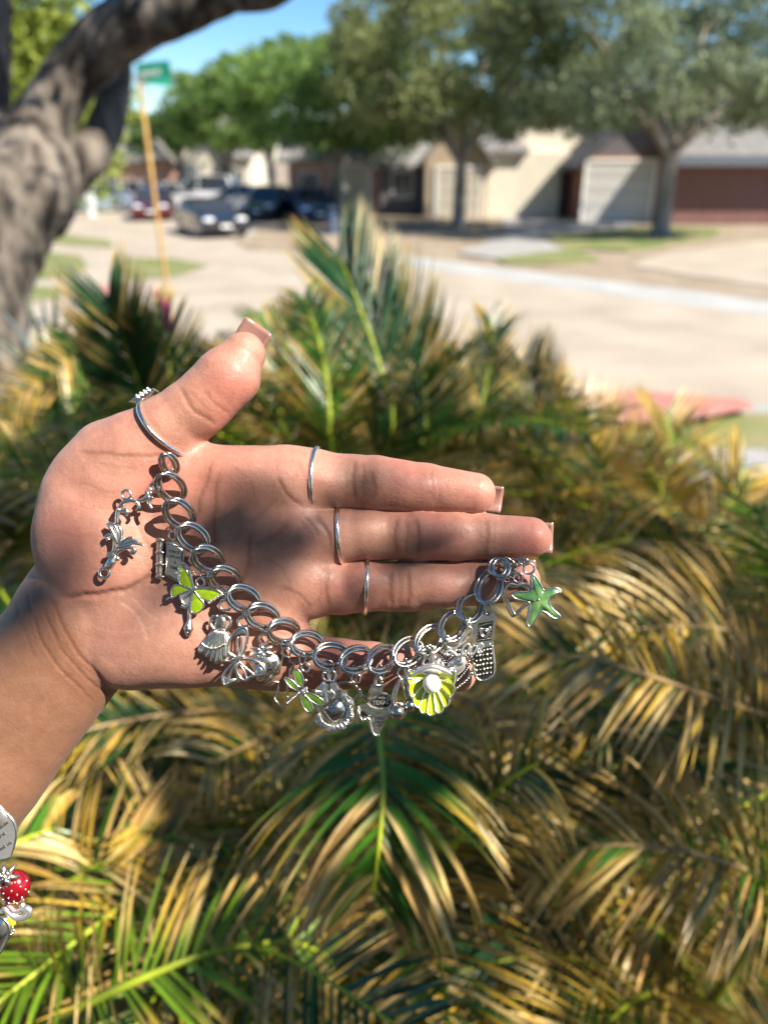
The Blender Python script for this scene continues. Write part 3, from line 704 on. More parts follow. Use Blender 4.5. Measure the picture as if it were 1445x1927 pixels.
class Palm:
    def __init__(s, name, label, c, dist_group, trunk=True):
        c = np.array(c, float); s.c = c
        gz = hyard(c[0], c[1])
        s.e = empty(name, (c[0], c[1], gz), label, 'palm', dist_group)
        s.leaves = []; s.n = 0
        if trunk and c[2] > gz + 0.05:
            mb = MB(); zz = np.linspace(gz - 0.05, c[2] + 0.02, 7)
            mb.add(*tube(np.stack([np.full(7, c[0]), np.full(7, c[1]), zz], 1), np.array([0.15, 0.14, 0.13, 0.14, 0.13, 0.12, 0.06]), 14)); mb.build('trunk', M_cyctrunk, s.e, smooth=True)
    def frond(s, pts, L=0.14, n=46, dead=0.5, droop=0.5, up=None, w=0.0038, fwd=0.6, t0=0.12, r=0.0042, hue=0, curl=0.0, rgreen=True, vee=0.35):
        P = catmull(pts, 10); m = len(P)
        T = norm(np.gradient(P, axis=0))
        if up is None: up = np.array([0, 0, 1.0])
        mb = MB(); rad = np.interp(np.linspace(0, 1, m), [0, 0.2, 1], [r * 1.5, r, r * 0.3])
        v, f = tube(P, rad, 6)
        rc = np.array([0.22, 0.30, 0.03]) if rgreen else np.array([0.30, 0.19, 0.08])
        rc2 = np.array([0.50, 0.58, 0.03]) if rgreen else np.array([0.42, 0.28, 0.13])
        tt = np.repeat(np.linspace(0, 1, m), 6)[:, None]; mb.add(v, f, rc * (1 - tt) + rc2 * tt)
        fr = mb.build('frond', M_rachis, s.e, smooth=True, color=True)
        dl = np.concatenate([[0], np.cumsum(np.linalg.norm(np.diff(P, axis=0), axis=1))]); LL = dl[-1]
        g = GREEN[hue % 4] if hue is not None else GREEN[0]
        n = int(n * 1.55); dead = dead * 0.98
        for i in range(n):
            t = t0 + (1 - t0) * (i + 0.5) / n
            for sd in (-1, 1):
                tj = min(0.999, max(0, t + rng.normal(0, 0.004)))
                q = np.array([np.interp(tj * LL, dl, P[:, k]) for k in range(3)])
                ta = norm(np.array([np.interp(tj * LL, dl, T[:, k]) for k in range(3)]))
                side = norm(np.cross(ta, up)) * sd; nn = norm(np.cross(side, ta)) * sd
                if nn @ up < 0: nn = -nn
                prof_ = math.sin(math.pi * min(1, 0.10 + 0.86 * (1 - (1 - (t - t0) / (1 - t0)) ** 1.0))) ** 0.55
                ln = L * (0.30 + 0.75 * prof_) * rng.uniform(0.86, 1.08)
                d = norm(side * 1.0 + ta * (fwd + 0.7 * t * t) + nn * (vee + rng.normal(0, 0.10)) + rng.normal(0, 0.07, 3))
                dr = droop * rng.uniform(0.7, 1.4)
                deadk = np.clip(dead + rng.normal(0, 0.28), 0, 1)
                st = 1.05 - 1.15 * deadk    # where along the leaflet the dry part begins
                tn = TAN[rng.integers(0, 4)] * rng.uniform(0.75, 1.15); gr = (g * rng.uniform(0.6, 1.35))
                pos = q.copy(); V = []; C_ = []
                seg = ln / NSEG
                ww = w * rng.uniform(0.85, 1.15)
                for k in range(NSEG + 1):
                    u_ = k / NSEG
                    wd = ww * 0.5 * (0.75 + 0.55 * math.sin(math.pi * min(1, u_ * 1.1))) * (1 - u_ ** 5 * 0.92)
                    wv = norm(np.cross(d, nn)); nu = norm(np.cross(wv, d))
                    if nu @ nn < 0: nu = -nu
                    V += [pos - wv * wd + nu * wd * 0.45, pos, pos + wv * wd + nu * wd * 0.45]
                    x = np.clip((u_ - st) * 4 + 0.5, 0, 1); c_ = gr * (1 - x) + tn * x; C_ += [c_ * 0.93, c_ * 1.1, c_ * 0.93]
                    pos = pos + d * seg
                    d = norm(d + np.array([0, 0, -1.0]) * dr / NSEG * (0.5 + 1.2 * u_) + ta * curl / NSEG)
                s.leaves.append((np.array(V), np.array(C_), fr))
    def finish(s, limit=300, dmin=0.42):
        LF = [(a, a + 3, a + 4, a + 1) for a in range(0, 3 * NSEG, 3)] + [(a + 1, a + 4, a + 5, a + 2) for a in range(0, 3 * NSEG, 3)]
        V = np.stack([l[0] for l in s.leaves]); n = len(V)
        px, py, d = proj(V.reshape(-1, 3)); px = px.reshape(n, -1); py = py.reshape(n, -1); d = d.reshape(n, -1)
        good = (d.min(1) > dmin)
        inside = ((px > 0) & (px < 1445) & (py > 0) & (py < 1927)).mean(1)
        size = np.hypot(px[:, 1] - px[:, -2], py[:, 1] - py[:, -2]) * inside * good
        # pieces hidden behind the hand do not count as showing
        mx_, my_ = px.mean(1), py.mean(1)
        size = size * ~((mx_ > 100) & (mx_ < 900) & (my_ > 870) & (my_ < 1280))
        order = np.argsort(-size)
        chosen = [i for i in order[:limit] if size[i] > 12]
        ch = set(chosen); mb = MB()
        for i in range(n):
            if not good[i]: continue
            v, c_, fr = s.leaves[i]
            if i in ch:
                m = MB(); m.add(v, LF, c_); m.build('leaflet', M_leaflet, fr, loc=v[1], color=True)
            else: mb.add(v, LF, c_)
        if mb.n:
            o = mb.build('foliage', M_leaflet, s.e, color=True); tag(o, kind='stuff')
    def rosette(s, N, Lf=(0.6, 0.95), el=(15, 78), L=0.13, dead=(0.1, 0.8), az=None, **kw):
        made = 0; tries = 0
        while made < N and tries < N * 14:
            tries += 1
            a = rng.uniform(0, 2 * math.pi) if az is None else rng.uniform(*az)
            e0 = math.radians(rng.uniform(*el)); ln = rng.uniform(*Lf); bend = rng.uniform(0.5, 1.2)
            pts = [s.c + np.array([math.cos(a), math.sin(a), 0]) * 0.03]; K_ = 5; e = e0
            tw = rng.normal(0, 0.08)
            for k in range(K_):
                aa = a + tw * k
                pts.append(pts[-1] + np.array([math.cos(aa) * math.cos(e), math.sin(aa) * math.cos(e), math.sin(e)]) * ln / K_)
                e -= bend / K_ * (0.4 + 0.3 * k)
            px, py, d = proj(pts)
            if (d < 0.50).any(): continue
            lim = np.interp(px, SKX, SKY_)
            if (py < lim + 25 * (np.arange(len(py)) > 2)).any(): continue
            up = np.array([-math.cos(a) * math.sin(e0), -math.sin(a) * math.sin(e0), math.cos(e0)])
            s.frond(pts, L=L * rng.uniform(0.85, 1.15), dead=rng.uniform(*dead), droop=rng.uniform(0.2, 0.9), up=up, hue=int(rng.integers(0, 4)), n=int(ln * 62), rgreen=rng.random() < 0.75, **kw)
            made += 1
def wp(L): return [W(*p) for p in L]
gP = 'sago palms filling the bed in front'
pA = Palm('sago_palm', 'sago palm whose bright-ribbed frond hangs below the middle of the bracelet', W(690, 1330, 1.30), gP)
pB = Palm('sago_palm', 'sago palm at the lower left with a glowing yellow-green arched rib', W(20, 1960, 1.05), gP)
pC = Palm('sago_palm', 'sago palm on the right with dry golden leaflets streaming to the left', W(1520, 1330, 1.35), gP)
pD = Palm('sago_palm', 'sago palm behind the index finger with tall upright green fronds', W(640, 960, 1.65), gP)
pE = Palm('sago_palm', 'sago palm on the far right, pale straw-green fronds in front of the sidewalk', W(1180, 1120, 1.75), gP)
pF = Palm('sago_palm', 'sago palm at the lower right corner with drooping fronds', W(1330, 1900, 1.15), gP)
pG = Palm('sago_palm', 'sago palm left of the thumb at the foot of the big oak', W(90, 1010, 1.7), gP)
# fronds that can be recognised
DN = np.array([0, 0.35, 0.9])
pA.frond(wp([(690, 1330, 1.25), (705, 1290, .98), (712, 1340, .78), (716, 1400, .68), (721, 1480, .62), (714, 1580, .60), (702, 1680, .61)]), L=0.150, n=46, dead=0.55, droop=1.3, up=np.array([0, -0.75, 0.65]), w=0.0048, fwd=0.55, hue=1, t0=0.32, r=0.0042, vee=0.0)
pA.frond(wp([(690, 1330, 1.25), (760, 1500, .95), (830, 1600, .80), (890, 1535, .70), (950, 1475, .64), (1012, 1436, .60)]), L=0.12, n=40, dead=0.6, droop=1.7, up=np.array([0.1, -0.5, 0.8]), fwd=0.7, hue=0, t0=0.3, vee=0.1)
pA.frond(wp([(690, 1330, 1.3), (560, 1350, 1.05), (470, 1400, .92), (390, 1440, .86)]), L=0.12, n=46, dead=0.85, droop=1.0, up=np.array([0, -0.6, 0.8]), hue=0, rgreen=False)
pA.frond(wp([(690, 1330, 1.25), (790, 1290, 1.0), (900, 1330, .84), (980, 1420, .78)]), L=0.12, n=46, dead=0.95, droop=1.2, up=np.array([0, -0.6, 0.8]), hue=0, rgreen=False)
pA.frond(wp([(690, 1330, 1.3), (520, 1500, 1.0), (380, 1580, .88), (250, 1545, .82)][::1]), L=0.12, n=50, dead=0.9, droop=0.3, up=np.array([0, -0.2, 0.95]), hue=1, fwd=0.2, curl=0.3)
pA.frond(wp([(690, 1330, 1.3), (600, 1560, 1.0), (540, 1690, .85), (470, 1700, .78)]), L=0.11, n=40, dead=0.9, droop=0.4, up=np.array([0.2, -0.4, 0.9]), hue=2, fwd=0.3)
pB.frond(wp([(20, 1960, 1.0), (90, 1925, .72), (200, 1872, .66), (300, 1828, .66), (400, 1792, .68), (540, 1772, .72), (620, 1800, .78)]), L=0.115, n=56, dead=0.55, droop=0.4, up=np.array([0.0, -0.55, 0.85]), hue=2, t0=0.1, r=0.0045, fwd=0.35)
pB.frond(wp([(20, 1960, 1.05), (0, 1800, .90), (80, 1700, .82), (200, 1620, .80), (330, 1570, .84)]), L=0.13, n=50, dead=0.88, droop=0.6, up=np.array([0.0, -0.6, 0.8]), hue=1, fwd=0.5)
pB.frond(wp([(20, 1960, 1.05), (-60, 1830, .85), (-60, 1700, .78), (10, 1600, .76), (100, 1560, .80)]), L=0.12, n=46, dead=0.8, droop=0.9, up=np.array([0.3, -0.5, 0.8]), hue=1)
pB.frond(wp([(20, 1960, 1.05), (60, 1880, .9), (130, 1800, .84), (250, 1745, .84)]), L=0.10, n=46, dead=0.15, droop=0.7, up=np.array([0.1, -0.3, 0.95]), hue=0)
pC.frond(wp([(1520, 1330, 1.3), (1470, 1350, .95), (1360, 1320, .78), (1230, 1275, .70), (1110, 1240, .66), (1000, 1225, .64)]), L=0.15, n=54, dead=0.92, droop=0.55, up=np.array([-0.1, -0.7, 0.7]), fwd=1.1, hue=0, rgreen=False, w=0.0044)
pC.frond(wp([(1520, 1330, 1.3), (1480, 1250, 1.0), (1380, 1190, .86), (1240, 1180, .80), (1100, 1200, .78)]), L=0.15, n=50, dead=0.9, droop=0.5, up=np.array([-0.1, -0.5, 0.8]), fwd=1.0, hue=0, rgreen=False)
pC.frond(wp([(1520, 1330, 1.3), (1500, 1420, 1.0), (1430, 1500, .88), (1320, 1540, .84)]), L=0.14, n=46, dead=0.6, droop=0.9, up=np.array([-0.2, -0.5, 0.8]), fwd=0.8, hue=1)
pC.frond(wp([(1520, 1330, 1.3), (1500, 1180, 1.05), (1460, 1060, .98), (1430, 960, 1.0)]), L=0.13, n=46, dead=0.5, droop=0.5, up=np.array([-0.6, -0.5, 0.6]), hue=2)
pC.frond(wp([(1520, 1330, 1.3), (1400, 1330, 1.1), (1250, 1380, .98), (1120, 1470, .92), (1060, 1520, .9)]), L=0.12, n=46, dead=0.25, droop=0.9, up=np.array([-0.1, -0.4, 0.9]), hue=3)
pF.frond(wp([(1330, 1900, 1.1), (1480, 1700, .88), (1350, 1620, .78), (1180, 1590, .76), (1030, 1610, .78)]), L=0.14, n=50, dead=0.85, droop=1.0, up=np.array([0, -0.6, 0.8]), fwd=0.8, hue=1, rgreen=False)
pF.frond(wp([(1330, 1900, 1.1), (1180, 1830, .9), (1010, 1800, .84), (860, 1830, .84)]), L=0.11, n=46, dead=0.45, droop=0.9, up=np.array([0, -0.5, 0.85]), hue=3)
pF.frond(wp([(1330, 1900, 1.1), (1400, 1800, .86), (1440, 1700, .80), (1440, 1600, .8)]), L=0.12, n=44, dead=0.7, droop=0.8, up=np.array([-0.4, -0.5, 0.7]), hue=1)
pF.frond(wp([(1330, 1900, 1.1), (1250, 1760, .95), (1100, 1700, .9), (960, 1720, .88)]), L=0.12, n=44, dead=0.7, droop=1.2, up=np.array([0, -0.5, 0.85]), hue=0)
# tall upright ones behind the fingers
bk = np.array([0, -0.85, 0.4])
pD.frond(wp([(640, 960, 1.6), (622, 860, 1.25), (618, 740, 1.2), (600, 640, 1.25), (572, 560, 1.35)]), L=0.12, n=50, dead=0.3, droop=0.1, up=bk, hue=1, fwd=1.1, r=0.006)
pD.frond(wp([(640, 960, 1.6), (735, 820, 1.4), (712, 680, 1.4), (670, 560, 1.45), (636, 475, 1.5)]), L=0.21, n=60, dead=0.12, droop=-0.25, up=bk, hue=3, fwd=1.2, curl=0.3, t0=0.3)
pD.frond(wp([(640, 960, 1.6), (540, 820, 1.5), (530, 700, 1.5), (560, 600, 1.55)]), L=0.13, n=46, dead=0.7, droop=0.1, up=bk, hue=1, fwd=0.9)
pD.frond(wp([(640, 960, 1.6), (780, 860, 1.45), (800, 730, 1.45), (780, 620, 1.5)]), L=0.14, n=46, dead=0.4, droop=0.1, up=bk, hue=0, fwd=1.0)
pD.frond(wp([(640, 960, 1.6), (840, 900, 1.5), (900, 780, 1.5), (925, 650, 1.55), (922, 600, 1.58)]), L=0.12, n=46, dead=0.35, droop=0.0, up=bk, hue=0, fwd=1.3)
pE.frond(wp([(1180, 1120, 1.7), (1080, 920, 1.55), (1010, 780, 1.55), (980, 680, 1.6)]), L=0.19, n=54, dead=0.55, droop=-0.1, up=bk, hue=3, fwd=1.0, curl=0.2)
pE.frond(wp([(1180, 1120, 1.7), (1150, 960, 1.5), (1130, 850, 1.5), (1100, 770, 1.55)]), L=0.16, n=50, dead=0.75, droop=0.0, up=bk, hue=2, fwd=1.1)
pE.frond(wp([(1180, 1120, 1.7), (1230, 960, 1.5), (1260, 850, 1.5), (1250, 780, 1.55)]), L=0.16, n=50, dead=0.7, droop=0.1, up=bk, hue=2, fwd=1.0)
pE.frond(wp([(1180, 1120, 1.7), (1310, 1020, 1.4), (1380, 930, 1.35), (1400, 880, 1.4)]), L=0.15, n=50, dead=0.6, droop=0.2, up=bk, hue=3, fwd=0.9)
pG.frond(wp([(90, 1010, 1.65), (60, 900, 1.45), (120, 800, 1.4), (170, 720, 1.45)]), L=0.13, n=46, dead=0.5, droop=0.2, up=bk, hue=1, fwd=0.9)
pG.frond(wp([(90, 1010, 1.65), (-20, 960, 1.3), (10, 860, 1.2), (90, 790, 1.2)]), L=0.13, n=50, dead=0.85, droop=0.9, up=np.array([0, -0.6, 0.8]), hue=1)
pG.frond(wp([(90, 1010, 1.65), (0, 1060, 1.2), (30, 1150, 1.05), (120, 1170, 1.0)]), L=0.12, n=46, dead=0.5, droop=0.8, up=np.array([0, -0.6, 0.8]), hue=1)
pA.rosette(26, dead=(0.2, 0.95), el=(5, 60), Lf=(0.5, 0.85))
pB.rosette(16, dead=(0.1, 0.9), el=(5, 60), Lf=(0.45, 0.8))
pC.rosette(20, dead=(0.2, 0.95), el=(5, 75), Lf=(0.5, 0.85))
pD.rosette(34, dead=(0.1, 0.8), el=(20, 85), Lf=(0.5, 0.8))
pE.rosette(34, dead=(0.3, 0.95), el=(20, 85), Lf=(0.5, 0.8))
pF.rosette(20, dead=(0.2, 0.9), el=(5, 60), Lf=(0.45, 0.8))
pH = Palm('sago_palm', 'sago palm with a V-shaped blue-green fan of leaflets above the thumb ring', W(300, 860, 1.55), gP)
pH.frond(wp([(300, 860, 1.5), (285, 790, 1.36), (250, 690, 1.28), (222, 610, 1.24), (205, 560, 1.24)]), L=0.15, n=40, dead=0.25, droop=-0.15, up=bk, hue=3, fwd=1.3, w=0.0055, t0=0.3)
pH.frond(wp([(300, 860, 1.5), (320, 760, 1.45), (315, 660, 1.45), (290, 590, 1.5)]), L=0.12, n=36, dead=0.4, droop=0.0, up=bk, hue=3, fwd=1.1, w=0.005)
pH.frond(wp([(300, 860, 1.5), (220, 800, 1.45), (160, 720, 1.45), (140, 640, 1.5)]), L=0.13, n=36, dead=0.35, droop=0.1, up=bk, hue=0, fwd=1.0, w=0.005)
pH.frond(wp([(300, 860, 1.5), (370, 800, 1.5), (400, 740, 1.5), (390, 680, 1.55)]), L=0.10, n=36, dead=0.3, droop=0.2, up=bk, hue=2, fwd=0.9)
pD.frond(wp([(640, 960, 1.6), (780, 800, 1.5), (770, 680, 1.5), (730, 580, 1.52), (690, 520, 1.55)]), L=0.19, n=50, dead=0.15, droop=-0.2, up=bk, hue=3, fwd=1.1, curl=0.4, t0=0.25)
pD.frond(wp([(640, 960, 1.6), (500, 880, 1.55), (480, 760, 1.55), (500, 660, 1.6)]), L=0.13, n=40, dead=0.5, droop=0.2, up=bk, hue=1, fwd=0.9)
pG.rosette(26, dead=(0.2, 0.9), el=(10, 80), Lf=(0.5, 0.8))
for p_ in (pA, pB, pC, pD, pE, pF, pG, pH): p_.finish()

# stiff bluish blades left of the thumb
M_blade = mat('stiff_blade', (0.9, 0.9, 0.9), 0.35, tint=True, transl=0.15, col2=(1.1, 1.1, 1.1), scale=30)
def blades(name, label, c, N, L, w, spread, cols, cat='plant'):
    c = np.array(c, float); gz = hyard(c[0], c[1])
    e = empty(name, (c[0], c[1], gz), label, cat)
    mb = MB(); mb.add(*tube(np.array([(c[0], c[1], gz - 0.05), (c[0], c[1], c[2] + 0.03)]), np.array([0.06, 0.04]), 10)); mb.build('stem', M_cyctrunk, e, smooth=True)
    for i in range(N):
        a = i * 2.399 + rng.normal(0, 0.2); tilt = spread * math.sqrt((i + 0.5) / N)
        d = np.array([math.cos(a) * math.sin(tilt), math.sin(a) * math.sin(tilt), math.cos(tilt)])
        ln = L * rng.uniform(0.8, 1.1); side = norm(np.cross(d, [0, 0, 1.0] if abs(d[2]) < 0.98 else [0, 1.0, 0])); nn = norm(np.cross(side, d))
        V, C_ = [], []; col_ = np.array(cols[int(rng.integers(0, len(cols)))]); pos = c + d * 0.02
        for k in range(7):
            u = k / 6; wd = w * 0.5 * math.sin(math.pi * (0.18 + 0.80 * u)) ** 0.8
            V += [pos - side * wd + nn * wd * 0.3, pos, pos + side * wd + nn * wd * 0.3]; C_ += [np.array([0.38, 0.40, 0.26]), col_, np.array([0.38, 0.40, 0.26])] if i % 2 else [col_ * 1.5, col_, col_ * 1.5]
            pos = pos + d * ln / 6; d = norm(d + np.array([0, 0, -0.05]))
        m = MB(); m.add(V, [(q, q + 3, q + 4, q + 1) for q in range(0, 18, 3)] + [(q + 1, q + 4, q + 5, q + 2) for q in range(0, 18, 3)], C_); m.build('blade', M_blade, e, color=True)
    return e
blades('yucca', 'dark blue-grey bladed plant at the foot of the oak trunk', W(105, 740, 2.3), 40, 0.26, 0.022, 1.3, [(0.05, 0.09, 0.08), (0.08, 0.12, 0.12)])
M_petal = mat('pink_petal', (0.70, 0.16, 0.26), 0.5, transl=0.3); M_stem = mat('green_stem', (0.08, 0.16, 0.03), 0.5)
fc = W(313, 580, 1.35); fe = empty('pink_flower', (fc[0], fc[1], hyard(fc[0], fc[1])), 'small bright pink flower beside the base of the sign pole', 'flower')
mb = MB(); mb.add(*tube(np.array([(fc[0], fc[1], hyard(fc[0], fc[1])), fc]), 0.004, 6)); mb.build('stem', M_stem, fe)
for k in range(6):
    a = k * 1.05; d = np.array([math.cos(a) * 0.5, -0.2, math.sin(a)]) * 0.009
    mb = MB(); mb.add(*sphere(fc + d + (0, 0, -0.02 * (k % 2)), (0.006, 0.004, 0.011), 8, 6)); mb.build('petal', M_petal, fe, smooth=True)
mb = MB(); mb.add(*sphere(fc + (-0.015, 0, 0.025), 0.005, 8, 6)); mb.build('bud', M_petal, fe, smooth=True)
# ------------------------------------------------------------------ the hand
S = 0.3 / F           # one photo pixel, in metres, at the palm (0.3 m from the lens)
def hand_world(P, zc=None):
    """hand-plane coordinates (photo px, photo px, px towards the lens) -> world. zc: rigid shift that keeps a
    thing lying zc in front of the palm in its place"""
    P = np.asarray(P, float).reshape(-1, 3)
    k = 1.0 if zc is None else (1 - zc / F)
    return c2w(np.stack([(P[:, 0] - CX) * S * k, (CY - P[:, 1]) * S * k, -0.3 + P[:, 2] * S], 1))
def hc(px, py, z):   # planar coordinates of a point seen at (px,py) while z in front
    k = 1 - z / F
    return np.array([CX + (px - CX) * k, CY + (py - CY) * k, z], np.float32)
def smin(a, b, k):
    h = np.clip(0.5 + 0.5 * (b - a) / k, 0, 1)
    return b + (a - b) * h - k * h * (1 - h)
def cone(P, a, b, ra, rb, kz=1.0):
    a = hc(*a); b = hc(*b)
    if kz != 1.0:
        P = P * np.array([1, 1, kz], np.float32); a = a * np.array([1, 1, kz], np.float32); b = b * np.array([1, 1, kz], np.float32)
    ba = b - a; pa = P - a
    h = np.clip(pa @ ba / np.dot(ba, ba), 0, 1)
    d = pa - h[:, None] * ba
    return np.sqrt((d * d).sum(1)) - (ra + (rb - ra) * h)
def ell(P, c, r, ang=0.0):
    p = P - hc(*c)
    ca, sa = math.cos(ang), math.sin(ang)
    x = p[:, 0] * ca + p[:, 1] * sa; y = -p[:, 0] * sa + p[:, 1] * ca
    q = np.stack([x, y, p[:, 2]], 1)
    r = np.asarray(r, np.float32)
    k0 = np.sqrt(((q / r) ** 2).sum(1)); k1 = np.sqrt(((q / r ** 2) ** 2).sum(1)) + 1e-9
    return k0 * (k0 - 1) / k1
PALM = catmull([(178, 797), (255, 795), (330, 842), (400, 838), (470, 838), (530, 843), (600, 856), (640, 905), (612, 955), (640, 1010), (636, 1055), (640, 1100), (604, 1152),
                (580, 1168), (592, 1203), (612, 1250), (560, 1291), (430, 1289), (300, 1296), (235, 1297), (196, 1284), (160, 1250), (126, 1179), (90, 1102),
                (68, 1045), (65, 1000), (80, 950), (108, 885), (143, 833)], 4, True)
def poly2(P, poly):
    x, y = P[:, 0], P[:, 1]
    d = np.full(len(P), 1e9, np.float32); ins = np.zeros(len(P), bool)
    n = len(poly)
    for i in range(n):
        a = poly[i]; b = poly[(i + 1) % n]; e = b - a
        wx = x - a[0]; wy = y - a[1]
        t = np.clip((wx * e[0] + wy * e[1]) / (e @ e), 0, 1)
        d = np.minimum(d, (wx - t * e[0]) ** 2 + (wy - t * e[1]) ** 2)
        c = (a[1] > y) != (b[1] > y)
        if abs(e[1]) > 1e-9: ins ^= c & (x < e[0] * (y - a[1]) / e[1] + a[0])
    d = np.sqrt(d)
    return np.where(ins, -d, d)
FING = {
 'index':  ([(545, 900, 4), (600, 904, 6), (668, 907, 2), (705, 910, 2), (800, 919, 0), (893, 929, 4)], [57, 55, 50, 52, 47, 39]),
 'middle': ([(560, 1007, 4), (640, 1007, 8), (748, 1006, 4), (785, 1007, 4), (860, 1008, 2), (915, 1009, 4), (998, 1011, 10)], [52, 51, 46, 48, 46, 42, 38]),
 'ring':   ([(560, 1104, 0), (640, 1105, 0), (735, 1103, -4), (770, 1102, -5), (890, 1096, -10), (976, 1092, -10)], [53, 50, 46, 48, 43, 40]),
 'little': ([(480, 1230, 0), (560, 1243, -6), (640, 1249, -12), (700, 1253, -14), (760, 1258, -14), (864, 1270, -14)], [60, 52, 47, 44, 42, 31]),
 'thumb':  ([(214, 884, 10), (262, 838, 22), (315, 802, 32), (355, 772, 34), (385, 748, 34), (424, 709, 36), (459, 666, 30)], [76, 64, 58, 53, 53, 54, 40]),
}
def sdf(P):
    d2 = poly2(P, PALM)
    h = 62.0
    qx = d2 + h; qz = np.abs(P[:, 2] + 2) - 0.5
    palm = np.minimum(np.maximum(qx, qz - 0), 0) + np.sqrt(np.maximum(qx, 0) ** 2 + np.maximum(qz, 0) ** 2) - h
    palm = smin(palm, ell(P, (182, 1010, 32), (98, 165, 62), -0.25), 30)      # ball of the thumb
    palm = smin(palm, ell(P, (235, 895, 30), (85, 70, 55), -0.7), 26)
    palm = smin(palm, ell(P, (330, 1195, 26), (175, 82, 54), 0.12), 30)        # heel of the hand
    palm = smin(palm, ell(P, (490, 905, 26), (95, 52, 44), 0.1), 26)
    palm = smin(palm, ell(P, (545, 1000, 24), (75, 46, 42), 0.0), 22)
    palm = smin(palm, ell(P, (548, 1092, 22), (75, 42, 42), 0.0), 22)
    hol = ell(P, (425, 1040, 112), (120, 150, 52), 0.1)
    palm = -smin(-palm, hol, 30)
    # the fold where thumb and palm meet
    fold = cone(P, (335, 862, 105), (262, 945, 118), 15, 8)
    best = None
    out = palm
    for k in ('index', 'middle', 'ring', 'little', 'thumb'):
        pts, rad = FING[k]
        f = None
        for i in range(len(pts) - 1):
            c = cone(P, pts[i], pts[i + 1], rad[i], rad[i + 1], 1.06)
            f = c if f is None else smin(f, c, 7)
        if k == 'thumb':
            f = smin(f, cone(P, (388, 776, 34), (446, 712, 38), 40, 42), 18)
        if k in ('middle', 'index', 'ring'):
            # pads between the joints
            x0 = 840 if k == 'middle' else (760 if k == 'index' else 830)
            cy = dict(index=922, middle=1012, ring=1104)[k]
            f = smin(f, ell(P, (x0, cy, 18), (60, 36, 32), 0.05), 14)
            x1 = dict(index=628, middle=692, ring=686)[k]
            f = smin(f, ell(P, (x1, cy - 8, 20), (44, 38, 36), 0.0), 12)
        g = smin(palm, f, 34 if k == 'thumb' else 26)
        out = np.minimum(out, g)
    # forearm, passing behind the heel of the hand
    arm = cone(P, (175, 1150, -28), (-40, 1424, -20), 128, 137, 1.35)
    arm = smin(arm, cone(P, (-40, 1424, -20), (-420, 1931, 0), 137, 182, 1.25), 20)
    wr = ell(P, (150, 1150, -20), (110, 120, 72), 0)
    arm = smin(arm, wr, 30)
    both = smin(out, arm, 12)
    both = -smin(-both, fold, 12)
    return both, arm - out

